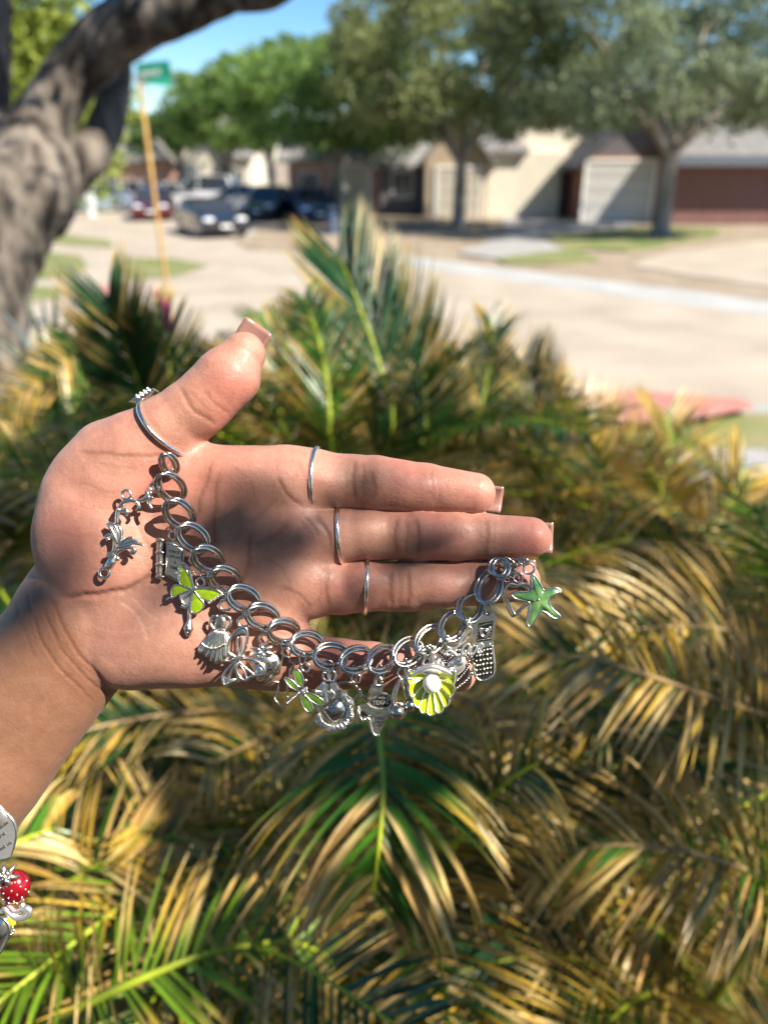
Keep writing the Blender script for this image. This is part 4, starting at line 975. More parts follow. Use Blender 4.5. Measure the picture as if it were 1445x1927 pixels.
def surface_nets(step=3.2):
    lo = np.array([-520, 575, -150], float); hi = np.array([1070, 2080, 150], float)
    C = 4
    n = (np.ceil((hi - lo) / (step * C)).astype(int)) * C + 1
    ax = [lo[i] + step * np.arange(n[i]) for i in range(3)]
    cn = (n - 1) // C
    cc = [lo[i] + step * C * (np.arange(cn[i]) + 0.5) for i in range(3)]
    g = np.stack(np.meshgrid(*cc, indexing='ij'), -1).reshape(-1, 3).astype(np.float32)
    d, _ = sdf(g)
    near = (np.abs(d) < step * C * 1.35 + 6).reshape(cn)
    inside = (d < 0).reshape(cn)
    vol = np.full(tuple(n), 5.0, np.float32)
    ii = np.argwhere(inside & ~near)
    off = np.stack(np.meshgrid(*[np.arange(C + 1)] * 3, indexing='ij'), -1).reshape(-1, 3)
    mask = np.zeros(tuple(n), bool)
    for o in off:
        q = ii * C + o; vol[q[:, 0], q[:, 1], q[:, 2]] = -5.0
    nn = np.argwhere(near)
    for o in off:
        q = nn * C + o; mask[q[:, 0], q[:, 1], q[:, 2]] = True
    idx = np.argwhere(mask)
    pts = np.stack([ax[i][idx[:, i]] for i in range(3)], 1).astype(np.float32)
    vals = np.empty(len(pts), np.float32)
    for s in range(0, len(pts), 400000):
        vals[s:s + 400000] = sdf(pts[s:s + 400000])[0]
    vol[idx[:, 0], idx[:, 1], idx[:, 2]] = vals
    sg = vol < 0
    # cells that the surface crosses
    m = n - 1
    cnt = np.zeros(tuple(m), np.int8)
    cor = [(a, b, c) for a in (0, 1) for b in (0, 1) for c in (0, 1)]
    for a, b, c in cor: cnt += sg[a:a + m[0], b:b + m[1], c:c + m[2]]
    cells = np.argwhere((cnt > 0) & (cnt < 8))
    vid = np.full(tuple(m), -1, np.int64); vid[cells[:, 0], cells[:, 1], cells[:, 2]] = np.arange(len(cells))
    acc = np.zeros((len(cells), 3)); num = np.zeros(len(cells))
    cv = {c: vol[cells[:, 0] + c[0], cells[:, 1] + c[1], cells[:, 2] + c[2]] for c in cor}
    for a in cor:
        for k in range(3):
            if a[k] == 0:
                b = list(a); b[k] = 1; b = tuple(b)
                va, vb = cv[a], cv[b]; cr = (va < 0) != (vb < 0)
                t = np.where(cr, va / np.where(cr, va - vb, 1), 0)
                p = np.tile(np.array(a, float), (len(cells), 1)); p[:, k] = t
                acc[cr] += p[cr]; num[cr] += 1
    V = (cells + acc / num[:, None]) * step + lo
    F_ = []
    for k in range(3):
        i, j = (k + 1) % 3, (k + 2) % 3
        s0 = [slice(None)] * 3; s1 = [slice(None)] * 3
        s0[k] = slice(0, m[k]); s1[k] = slice(1, m[k] + 1)
        cr = sg[tuple(s0)] != sg[tuple(s1)]
        e = np.argwhere(cr)
        e = e[(e[:, i] > 0) & (e[:, j] > 0) & (e[:, i] < m[i]) & (e[:, j] < m[j])]
        fl = sg[e[:, 0], e[:, 1], e[:, 2]]
        def c(di, dj):
            q = e.copy(); q[:, i] -= di; q[:, j] -= dj
            return vid[q[:, 0], q[:, 1], q[:, 2]]
        q = np.stack([c(1, 1), c(0, 1), c(0, 0), c(1, 0)], 1)
        q[~fl] = q[~fl][:, ::-1]
        F_.append(q)
    return V, np.concatenate(F_)
HV, HF = surface_nets()
HV = HV.astype(np.float32)
def grad(V):
    e = 1.5; g = np.zeros_like(V)
    for k in range(3):
        o = np.zeros(3, np.float32); o[k] = e
        g[:, k] = sdf(V + o)[0] - sdf(V - o)[0]
    return norm(g).astype(np.float32)
d0, armd = sdf(HV)
nrm = grad(HV)
HV = HV - nrm * d0[:, None] * 0.9
# photo pixel of each vertex
k_ = 1 / (1 - HV[:, 2] / F)
PXV = CX + (HV[:, 0] - CX) * k_; PYV = CY + (HV[:, 1] - CY) * k_
front = np.clip(nrm[:, 2] * 2.5 + 0.2, 0, 1)
CREASES = [   # polyline, width, depth, darkness
 ([(330, 860), (322, 868), (300, 902), (270, 940)], 9, 9, 0.55),
 ([(401, 862), (388, 905), (378, 935), (368, 985)], 5, 2.2, 0.55),
 ([(409, 893), (405, 945), (404, 992), (401, 1036)], 4, 1.6, 0.55),
 ([(473, 1000), (469, 1040), (466, 1065), (452, 1105)], 4, 1.6, 0.5),
 ([(547, 976), (525, 1002), (500, 1017), (470, 1028)], 4, 1.3, 0.4),
 ([(520, 896), (530, 915), (545, 936), (572, 955)], 6, 2.6, 0.5),
 ([(590, 965), (602, 982), (617, 1005), (626, 1052)], 6, 2.2, 0.6),
 ([(574, 974), (588, 992), (600, 1012)], 4, 1.5, 0.4),
 ([(621, 1066), (615, 1090), (614, 1115), (618, 1148)], 6, 2.0, 0.5),
 ([(520, 1106), (559, 1116), (575, 1132), (584, 1150)], 4, 1.6, 0.45),
 ([(668, 864), (664, 890), (665, 920), (668, 946)], 6, 2.0, 0.55),
 ([(696, 882), (702, 905), (704, 925), (700, 942)], 6, 1.5, 0.45),
 ([(809, 884), (812, 910), (812, 945)], 8, 1.4, 0.2),
 ([(746, 972), (743, 1000), (742, 1022), (746, 1047)], 7, 2.2, 0.6),
 ([(781, 974), (785, 1000), (788, 1022), (784, 1045)], 7, 2.2, 0.6),
 ([(912, 972), (915, 1000), (914, 1025), (911, 1046)], 8, 1.7, 0.3),
 ([(737, 1072), (734, 1095), (733, 1118), (739, 1142)], 7, 2.2, 0.55),
 ([(766, 1074), (769, 1100), (769, 1120), (763, 1140)], 7, 2.0, 0.5),
 ([(895, 1064), (898, 1085), (896, 1105)], 6, 1.5, 0.25),
 ([(337, 727), (350, 752), (364, 771), (388, 788), (407, 801)], 7, 2.4, 0.38),
 ([(384, 735), (398, 752), (418, 770), (432, 781)], 5, 1.4, 0.28),
 ([(147, 851), (190, 853), (250, 859), (322, 857)], 6, 2.2, 0.5),
 ([(172, 868), (220, 880), (262, 880)], 4, 1.0, 0.25),
 ([(120, 1126), (165, 1121), (212, 1115), (257, 1103), (300, 1074), (330, 1060)], 9, 5.0, 0.45),
 ([(262, 930), (256, 965), (268, 1010), (290, 1050)], 8, 1.5, 0.2),
 ([(222, 1128), (250, 1150), (272, 1180), (280, 1210)], 4, 1.0, -0.25),
 ([(246, 1122), (276, 1150), (300, 1170)], 3, 0.8, -0.25),
 ([(420, 1130), (470, 1160), (520, 1190), (560, 1200)], 5, 1.2, 0.3),
 ([(470, 985), (500, 960), (525, 935)], 3, 0.9, 0.3),
 ([(430, 1046), (450, 1000), (448, 950)], 3, 0.8, 0.2),
 ([(360, 1150), (390, 1180), (400, 1230)], 3, 0.8, 0.2),
 ([(560, 870), (575, 905), (583, 945)], 3, 0.8, 0.2), ([(600, 1085), (604, 1110), (600, 1140)], 3, 0.8, 0.3),
 ([(150, 905), (200, 925), (250, 925)], 3, 0.8, 0.2), ([(110, 940), (160, 955), (215, 960)], 3, 0.7, 0.15), ([(100, 1000), (150, 1010), (190, 1005)], 3, 0.7, 0.15),
 ([(180, 1180), (230, 1190), (290, 1180)], 3, 0.7, -0.2), ([(440, 880), (470, 905), (480, 940)], 3, 0.7, 0.2), ([(350, 1040), (380, 1075), (390, 1110)], 3, 0.8, 0.25),
 ([(500, 1050), (530, 1070), (545, 1100)], 3, 0.8, 0.25), ([(680, 868), (684, 900), (682, 942)], 4, 1.0, 0.3), ([(762, 974), (765, 1005), (762, 1046)], 4, 1.0, 0.35), ([(750, 1074), (752, 1105), (750, 1142)], 4, 1.0, 0.35),
 ([(820, 886), (824, 915), (822, 950)], 5, 0.9, 0.2), ([(926, 975), (928, 1005), (926, 1044)], 5, 0.9, 0.2), ([(640, 870), (650, 905), (648, 945)], 4, 0.6, 0.15),
 ([(360, 735), (378, 760), (398, 778)], 4, 1.0, 0.18), ([(95, 1180), (140, 1240), (200, 1285)], 3, 1.2, 0.3),
 # wrist lines
 ([(52, 1108), (66, 1172), (95, 1235), (140, 1285), (180, 1322)], 5, 2.5, 0.5),
 ([(75, 1115), (95, 1180), (130, 1240), (180, 1290), (205, 1312)], 5, 2.5, 0.5),
 ([(92, 1112), (112, 1165), (145, 1225), (190, 1275), (214, 1300)], 5, 2.5, 0.5),
 ([(30, 1128), (46, 1190), (70, 1240)], 4, 1.2, 0.3),
]
HX = np.zeros(len(HV)); dark = np.zeros(len(HV)); pale = np.zeros(len(HV))
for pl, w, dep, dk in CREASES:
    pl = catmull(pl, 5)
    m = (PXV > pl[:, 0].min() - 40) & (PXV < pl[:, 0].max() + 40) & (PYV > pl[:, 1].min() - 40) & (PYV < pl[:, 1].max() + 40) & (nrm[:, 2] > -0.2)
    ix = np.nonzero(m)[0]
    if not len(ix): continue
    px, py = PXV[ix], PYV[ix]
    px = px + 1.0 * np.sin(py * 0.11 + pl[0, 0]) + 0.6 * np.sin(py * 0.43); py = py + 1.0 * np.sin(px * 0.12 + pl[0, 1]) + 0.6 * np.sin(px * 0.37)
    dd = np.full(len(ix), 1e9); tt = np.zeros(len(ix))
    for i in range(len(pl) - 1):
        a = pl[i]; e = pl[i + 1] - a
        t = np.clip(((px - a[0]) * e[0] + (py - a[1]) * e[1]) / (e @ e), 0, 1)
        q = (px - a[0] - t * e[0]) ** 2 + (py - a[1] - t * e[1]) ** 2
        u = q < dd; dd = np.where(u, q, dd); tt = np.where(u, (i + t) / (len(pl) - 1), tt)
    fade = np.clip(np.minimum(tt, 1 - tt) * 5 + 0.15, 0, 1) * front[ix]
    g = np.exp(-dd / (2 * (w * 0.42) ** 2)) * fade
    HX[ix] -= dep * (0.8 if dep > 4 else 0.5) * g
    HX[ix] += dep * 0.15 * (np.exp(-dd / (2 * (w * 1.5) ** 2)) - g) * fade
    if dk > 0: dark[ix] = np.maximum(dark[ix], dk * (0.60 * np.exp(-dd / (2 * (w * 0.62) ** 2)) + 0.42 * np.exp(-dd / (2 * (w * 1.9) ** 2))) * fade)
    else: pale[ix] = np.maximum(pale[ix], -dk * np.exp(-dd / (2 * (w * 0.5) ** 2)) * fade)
# gentle unevenness of the flesh
HX += 0.7 * np.sin(PXV * 0.043 + 1.3 * np.sin(PYV * 0.031)) * np.sin(PYV * 0.051 + 1.1 * np.sin(PXV * 0.027))
HV = HV + nrm * HX[:, None].astype(np.float32)
# colour of the skin itself: pale palm, brown forearm and back
def sstep(x, a, b):
    t = np.clip((x - a) / (b - a), 0, 1); return t * t * (3 - 2 * t)
isarm = sstep(-armd, -8, 14)
PALMC = np.array([0.415, 0.208, 0.150]); ARMC = np.array([0.22, 0.108, 0.065]); REDC = np.array([0.45, 0.165, 0.125]); CREC = np.array([0.17, 0.062, 0.036])
col = np.tile(PALMC, (len(HV), 1))
def blob(x, y, r): return np.exp(-((PXV - x) ** 2 + (PYV - y) ** 2) / (2 * r * r))
red = 0.9 * blob(300, 900, 38) + 0.8 * blob(450, 740, 50) + 0.7 * blob(760, 905, 45) + 0.75 * blob(1000, 1010, 34) + 0.55 * blob(900, 925, 30) + 0.6 * blob(840, 1010, 40) + 0.55 * blob(985, 1085, 35) + 0.5 * blob(120, 1030, 60) + 0.5 * blob(640, 1250, 90) + 0.4 * blob(430, 870, 70) + 0.45 * blob(690, 1105, 40)
red += 0.22 * np.sin(PXV * 0.028 + 2 * np.sin(PYV * 0.017)) * np.sin(PYV * 0.033)
red = np.clip(red, 0, 1)[:, None]
col = col * (1 - red) + REDC * red
tan = np.clip(0.8 * blob(683, 905, 26) + 0.8 * blob(764, 1008, 25) + 0.8 * blob(752, 1105, 26) + 0.5 * blob(372, 765, 30) + 0.4 * blob(440, 1010, 70), 0, 1)[:, None] * 0.55
col = col * (1 - tan) + np.array([0.36, 0.17, 0.10]) * tan
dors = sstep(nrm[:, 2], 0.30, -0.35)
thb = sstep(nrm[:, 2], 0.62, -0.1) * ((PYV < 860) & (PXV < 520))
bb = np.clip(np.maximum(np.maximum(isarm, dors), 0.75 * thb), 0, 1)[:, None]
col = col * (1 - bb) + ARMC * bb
sm = (blob(737, 938, 13) + 0.6 * blob(765, 945, 5) + 0.4 * blob(808, 1008, 4)) * (np.sin(PXV * 1.3) * np.sin(PYV * 1.1 + PXV * 0.4) > 0.15)
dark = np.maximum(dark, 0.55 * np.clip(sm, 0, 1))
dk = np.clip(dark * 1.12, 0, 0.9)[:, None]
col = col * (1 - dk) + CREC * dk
pl_ = np.clip(pale, 0, 1)[:, None]
col = col * (1 - pl_) + np.array([0.72, 0.45, 0.33]) * pl_

skin, nt, b = new_mat('skin')
N, L = nt.nodes, nt.links
at = N.new('ShaderNodeAttribute'); at.attribute_name = 'tint'
tc = N.new('ShaderNodeTexCoord')
nz = N.new('ShaderNodeTexNoise'); nz.inputs['Scale'].default_value = 260; nz.inputs['Detail'].default_value = 6; nz.inputs['Roughness'].default_value = 0.65
L.new(tc.outputs['Object'], nz.inputs['Vector'])
rp = N.new('ShaderNodeValToRGB'); rp.color_ramp.elements[0].position = 0.3; rp.color_ramp.elements[1].position = 0.7
rp.color_ramp.elements[0].color = (0.88, 0.84, 0.83, 1); rp.color_ramp.elements[1].color = (1.10, 1.12, 1.12, 1)
L.new(nz.outputs['Fac'], rp.inputs[0])
mx = N.new('ShaderNodeMix'); mx.data_type = 'RGBA'; mx.blend_type = 'MULTIPLY'; mx.inputs[0].default_value = 1
L.new(at.outputs['Color'], mx.inputs[6]); L.new(rp.outputs[0], mx.inputs[7]); L.new(mx.outputs[2], b.inputs['Base Color'])
b.inputs['Roughness'].default_value = 0.47
b.inputs['Specular IOR Level'].default_value = 0.45
b.inputs['Subsurface Weight'].default_value = 0.15
b.inputs['Subsurface Radius'].default_value = (1.0, 0.32, 0.18)
b.inputs['Subsurface Scale'].default_value = 0.0035
b.inputs['Sheen Weight'].default_value = 0.05
wv = N.new('ShaderNodeTexWave'); wv.wave_type = 'BANDS'; wv.bands_direction = 'DIAGONAL'; wv.inputs['Scale'].default_value = 420; wv.inputs['Distortion'].default_value = 7; wv.inputs['Detail'].default_value = 3; wv.inputs['Detail Scale'].default_value = 0.5
L.new(tc.outputs['Object'], wv.inputs['Vector'])
vr = N.new('ShaderNodeTexVoronoi'); vr.inputs['Scale'].default_value = 700; vr.feature = 'F1'
L.new(tc.outputs['Object'], vr.inputs['Vector'])
nz2 = N.new('ShaderNodeTexNoise'); nz2.inputs['Scale'].default_value = 900; nz2.inputs['Detail'].default_value = 4
L.new(tc.outputs['Object'], nz2.inputs['Vector'])
a1 = N.new('ShaderNodeMath'); a1.operation = 'MULTIPLY_ADD'; a1.inputs[1].default_value = 0.10
L.new(wv.outputs['Fac'], a1.inputs[0]); L.new(nz2.outputs['Fac'], a1.inputs[2])
vc = N.new('ShaderNodeTexVoronoi'); vc.feature = 'DISTANCE_TO_EDGE'; vc.inputs['Scale'].default_value = 170
mpz = N.new('ShaderNodeVectorMath'); mpz.operation = 'MULTIPLY_ADD'; mpz.inputs[1].default_value = (0.012, 0.012, 0.012)
L.new(nz.outputs['Color'], mpz.inputs[0]); L.new(tc.outputs['Object'], mpz.inputs[2]); L.new(mpz.outputs[0], vc.inputs['Vector'])
vm = N.new('ShaderNodeMapRange'); vm.inputs[1].default_value = 0.0; vm.inputs[2].default_value = 0.09; L.new(vc.outputs['Distance'], vm.inputs[0])
bp0 = N.new('ShaderNodeBump'); bp0.inputs['Strength'].default_value = 0.35; bp0.inputs['Distance'].default_value = 0.00016; L.new(vm.outputs[0], bp0.inputs['Height'])
a2 = N.new('ShaderNodeMath'); a2.operation = 'MULTIPLY_ADD'; a2.inputs[1].default_value = 0.5
L.new(vr.outputs['Distance'], a2.inputs[0]); L.new(a1.outputs[0], a2.inputs[2])
bp = N.new('ShaderNodeBump'); bp.inputs['Strength'].default_value = 0.4; bp.inputs['Distance'].default_value = 0.0002
L.new(bp0.outputs[0], bp.inputs['Normal']); L.new(a2.outputs[0], bp.inputs['Height']); L.new(bp.outputs[0], b.inputs['Normal'])

person = empty('person', hand_world([(250, 1100, 0)])[0], 'person reaching in from the left, open palm facing us, holding up a silver charm bracelet', 'person')
me = bpy.data.meshes.new('hand_and_forearm')
Wv = hand_world(HV); org = np.array(person.location)
me.vertices.add(len(Wv)); me.vertices.foreach_set('co', (Wv - org).astype(np.float32).ravel())
me.loops.add(len(HF) * 4); me.loops.foreach_set('vertex_index', HF.astype(np.int32).ravel())
me.polygons.add(len(HF)); me.polygons.foreach_set('loop_start', np.arange(0, len(HF) * 4, 4, dtype=np.int32)); 
me.update(calc_edges=True); me.validate()
me.shade_smooth(); me.materials.append(skin)
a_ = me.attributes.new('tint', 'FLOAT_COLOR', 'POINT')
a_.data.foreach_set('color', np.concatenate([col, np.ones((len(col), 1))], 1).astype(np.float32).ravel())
hand = bpy.data.objects.new('hand_and_forearm', me); COL.objects.link(hand); hand.parent = person
BVH = BVHTree.FromPolygons([tuple(v) for v in HV.tolist()], [tuple(q) for q in HF.tolist()])
def surf(px, py, default=None):
    """how far (px) in front of the palm plane the skin seen at that pixel lies"""
    o = Vector((CX, CY, F)); d = Vector((px - CX, py - CY, -F)).normalized()
    h = BVH.ray_cast(o, d)
    return default if h[0] is None else h[0].z

# fingernails: curved plates on the back of each fingertip that show past it
nail = mat('fingernail', (0.40, 0.215, 0.18), 0.15, transl=0.2, coat=0.4)
def make_nail(base, tip, w, zb, zt, name='fingernail', sag=9, twist=0.0):
    base = np.array(base, float); tip = np.array(tip, float)
    ax = norm(tip - base); pr = np.array([-ax[1], ax[0]])
    m = MB(); nu, nv = 9, 9; top = []; 
    for layer in (0, -2.6):
        for i in range(nu):
            t = i / (nu - 1)
            for j in range(nv):
                u = j / (nv - 1) * 2 - 1
                ww = w * (0.86 + 0.14 * math.sin(t * 2.2))
                p2 = base + (tip - base) * t + pr * u * ww
                z = zb + (zt - zb) * t + sag * (u * u) + twist * u + layer
                # squared free edge with softened corners
                p2 = p2 - ax * (2.5 * u ** 6 if i == nu - 1 else 0)
                top.append((p2[0], p2[1], z))
    f = []
    for l in (0, 1):
        o = l * nu * nv
        for i in range(nu - 1):
            for j in range(nv - 1):
                q = (o + i * nv + j, o + (i + 1) * nv + j, o + (i + 1) * nv + j + 1, o + i * nv + j + 1)
                f.append(q if l else q[::-1])
    o = nu * nv
    ring = [i * nv for i in range(nu)] + [(nu - 1) * nv + j for j in range(1, nv)] + [i * nv + nv - 1 for i in range(nu - 2, -1, -1)] + [j for j in range(nv - 2, 0, -1)]
    for a, b_ in zip(ring, ring[1:] + ring[:1]): f.append((a, b_, b_ + o, a + o))
    m.add(hand_world(top), f)
    return m.build(name, nail, hand, smooth=True)
make_nail((890, 933), (948, 941), 25, -36, -20)
make_nail((985, 1011), (1043, 1013), 29, -32, -14)
make_nail((955, 1085), (1015, 1082), 27, -48, -32)
make_nail((830, 1266), (893, 1275), 20, -44, -30)
make_nail((452, 672), (492, 616), 30, 0, 14, twist=0)
# ------------------------------------------------------------------ jewellery
silver = mat('polished_silver', (0.90, 0.84, 0.75), 0.22, 1.0, vary=0.12, scale=900, bump=0.12, bscale=700)
steel = mat('steel_wire', (0.54, 0.51, 0.46), 0.2, 1.0, vary=0.08, scale=500, bump=0.06, bscale=600)
oldsil = mat('antique_silver', (0.42, 0.385, 0.33), 0.33, 1.0, col2=(0.86, 0.79, 0.67), scale=420, bump=0.3, bscale=500)
oxide = mat('blackened_silver', (0.035, 0.033, 0.03), 0.45, 0.7, vary=0.4, scale=800)
lime = mat('lime_enamel', (0.27, 0.42, 0.008), 0.16, vary=0.16, scale=420, coat=0.7)
leafen = mat('green_enamel', (0.11, 0.24, 0.022), 0.16, vary=0.22, scale=380, coat=0.7)
starem = mat('sea_green_enamel', (0.05, 0.17, 0.06), 0.14, col2=(0.20, 0.35, 0.11), scale=260, coat=0.8)
yellowen = mat('chartreuse_enamel', (0.42, 0.52, 0.006), 0.18, vary=0.08, scale=300, coat=0.7)
pearlm = mat('pearl', (0.78, 0.76, 0.72), 0.22, vary=0.03, scale=300, coat=0.6)
whitesil = mat('bright_silver', (0.88, 0.85, 0.80), 0.25, 0.85, vary=0.05, scale=300, bump=0.1, bscale=300)
redm = mat('red_enamel', (0.20, 0.003, 0.008), 0.2, vary=0.2, scale=300, coat=0.6)
pinkm = mat('pink_enamel', (0.75, 0.24, 0.26), 0.25)
ylwm = mat('yellow_enamel', (0.75, 0.50, 0.03), 0.25)
engrave2 = mat('dark_engraving', (0.015, 0.014, 0.012), 0.5, 0.0)
engrave = mat('engraving', (0.09, 0.08, 0.075), 0.5, 0.4)
stone = mat('clear_stone', (0.85, 0.87, 0.9), 0.05, 0.6)

def geo(*gs):
    m = MB()
    for v, f in gs: m.add(v, f)
    return m
class Charm:
    def __init__(s, name, label, c, z, group='charms hanging from the bracelet', cat='charm'):
        s.z = z
        s.e = empty(name, hand_world([(c[0], c[1], z)], z)[0], label, cat, group)
    def part(s, name, mt, gs, smooth=True, parent=None):
        m = MB()
        for v, f in gs:
            v = np.array(v, float); v[:, 2] += s.z
            m.add(hand_world(v, s.z), f)
        return m.build(name, mt, parent or s.e, smooth=smooth)
WS = 1.0
def wire(P, r, z=0, closed=False, n=6, sides=8, smooth=True):
    r = np.array(r, float) * WS if not np.isscalar(r) else r * WS
    P = np.array(P, float)
    if P.shape[1] == 2: P = np.concatenate([P, np.full((len(P), 1), float(z))], 1)
    if smooth: P = catmull(P, n, closed)
    if not np.isscalar(r):
        r = np.interp(np.linspace(0, 1, len(P)), np.linspace(0, 1, len(r)), r)
    return tube(P, r, sides, closed)
def ring(c, rx, wr, z=0, ry=None, ang=0, tilt=0.0, n=24, sides=8, tiltv=0.0):
    ry = ry or rx
    t = np.arange(n) * 2 * math.pi / n
    U = np.array([math.cos(ang) * math.cos(tilt), math.sin(ang) * math.cos(tilt), math.sin(tilt)])
    V = np.array([-math.sin(ang) * math.cos(tiltv), math.cos(ang) * math.cos(tiltv), math.sin(tiltv)])
    P = np.array([c[0], c[1], z]) + rx * np.cos(t)[:, None] * U + ry * np.sin(t)[:, None] * V
    return tube(P, wr, sides, True)
def inset(P, b):
    P = np.asarray(P, float); e = norm(np.roll(P, -1, 0) - P); e0 = norm(P - np.roll(P, 1, 0))
    nn = norm(np.stack([-(e + e0)[:, 1], (e + e0)[:, 0]], 1))
    area = 0.5 * np.sum(P[:, 0] * np.roll(P[:, 1], -1) - np.roll(P[:, 0], -1) * P[:, 1])
    return P + nn * b * (1 if area > 0 else -1)
def plate(P, z0, z1, b=1.0, dome=0.0):
    P = np.asarray(P, float)[:, :2]; n = len(P)
    rings = [(P, z0), (P, z1 - b), (inset(P, b), z1)]
    V = np.concatenate([np.concatenate([p, np.full((n, 1), z)], 1) for p, z in rings])
    f = [tuple(range(n))[::-1]]
    for k in range(2):
        for i in range(n):
            j = (i + 1) % n
            f.append((k * n + i, k * n + j, (k + 1) * n + j, (k + 1) * n + i))
    if dome > 0:
        c = P.mean(0); q = inset(P, b)
        for s_, h_ in ((0.7, 0.6), (0.35, 0.92)):
            p = c + (q - c) * s_
            V = np.concatenate([V, np.concatenate([p, np.full((n, 1), z1 + dome * h_)], 1)])
            k = len(V) // n - 2
            for i in range(n):
                j = (i + 1) % n; f.append((k * n + i, k * n + j, (k + 1) * n + j, (k + 1) * n + i))
        V = np.concatenate([V, [[c[0], c[1], z1 + dome]]]); k = (len(V) - 1) // n - 1
        for i in range(n): f.append((k * n + i, k * n + (i + 1) % n, len(V) - 1))
    else: f.append(tuple(range(2 * n, 3 * n)))
    return V, f
def bead(c, r, z, nu=8, nv=6): return sphere((c[0], c[1], z), r, nu, nv)
def text(s, c, size, z, ang=0.0, depth=0.8, arc=0.0):
    """raised lettering centred at c (photo px), turned by ang"""
    cu = bpy.data.curves.new('lettering', 'FONT'); cu.body = s; cu.size = size; cu.align_x = 'CENTER'; cu.align_y = 'CENTER'; cu.extrude = depth; cu.resolution_u = 2; cu.offset = 0.02 * size
    o = bpy.data.objects.new('lettering', cu); COL.objects.link(o)
    dg = bpy.context.evaluated_depsgraph_get(); me = o.evaluated_get(dg).to_mesh()
    V = np.array([tuple(v.co) for v in me.vertices]); f = [tuple(p.vertices) for p in me.polygons]
    o.evaluated_get(dg).to_mesh_clear(); bpy.data.objects.remove(o); bpy.data.curves.remove(cu)
    x, y = V[:, 0], V[:, 1]
    if arc: y = y - arc * (x / size) ** 2
    X = c[0] + x * math.cos(ang) + y * math.sin(ang); Yv = c[1] + x * math.sin(ang) - y * math.cos(ang)
    return np.stack([X, Yv, V[:, 2] + z], 1), f
def cm(lst, s, o): return [(x / s + o[0], y / s + o[1]) for x, y in lst]

# ---- the chain
LK = [(319, 873), (322, 917), (338, 967), (364, 1012), (392, 1052), (424, 1090), (459, 1126), (495, 1160), (534, 1188), (577, 1212), (622, 1234), (670, 1241),
      (718, 1240), (767, 1226), (808, 1204), (851, 1178), (884, 1143), (919, 1106), (939, 1068)]
LK = np.array(LK, float)
zs = np.array([surf(x, y, np.nan) for x, y in LK], float)
ok = ~np.isnan(zs)
zs = np.interp(np.arange(len(LK)), np.nonzero(ok)[0], zs[ok])
dflt = np.interp(np.arange(len(LK)), [0, 4, 8, 12, 15, 18], [92, 84, 72, 58, 52, 42])
zs = np.maximum(zs + 9, dflt)
for _ in range(2): zs = np.maximum(zs, 0.25 * np.roll(zs, 1) + 0.5 * zs + 0.25 * np.roll(zs, -1))
zs[0] = zs[1] - 6; zs[-1] = zs[-2]
def chz(px):
    return float(np.interp(px, LK[:, 0], zs))
chain = empty('charm_bracelet', hand_world([(LK[9][0], LK[9][1], zs[9])])[0], 'silver double-link chain draped from the thumb across the palm to the middle finger', 'bracelet')
for i, (c, z) in enumerate(zip(LK, zs)):
    t = LK[min(i + 1, len(LK) - 1)] - LK[max(i - 1, 0)]; ang = math.atan2(t[1], t[0])
    a, b_ = (33.5, 21.0)
    if i == 0: a, b_ = 22, 12
    if i == len(LK) - 1: a, b_ = 19, 16
    gs = []
    for sg_ in (-1, 1):
        tl, tv = math.radians(33 + 6 * math.sin(i * 1.7)), math.radians(16 + 8 * math.sin(i * 2.3))
        off = np.array([-math.sin(ang), math.cos(ang)]) * sg_ * 3.3 + np.array([math.cos(ang), math.sin(ang)]) * sg_ * 1.0
        v, f = ring(c + off, a - 0.8 * (sg_ < 0), 3.6, sg_ * 1.8, b_, ang - 0.12, -tl, 30, 8, tv)
        gs.append((v, f))
    m = MB()
    for v, f in gs:
        v = v.copy(); v[:, 2] += z; m.add(hand_world(v, z), f)
    m.build('link', steel, chain, smooth=True)

def jump(C, c, r=8, w=1.9, tilt=0.0, ry=None, ang=0):
    return C.part('jump_ring', steel, [ring(c, r, w, 2, ry, ang, tilt, 18, 7)])
def loop(c, r=8.5, w=2.6, z=0): return ring(c, r, w, z, n=18)
def zat(*ps, lift=6):
    v = [surf(x, y, None) for x, y in ps]; v = [q for q in v if q is not None]
    return (max(v) if v else 40) + lift

WS = 1.28
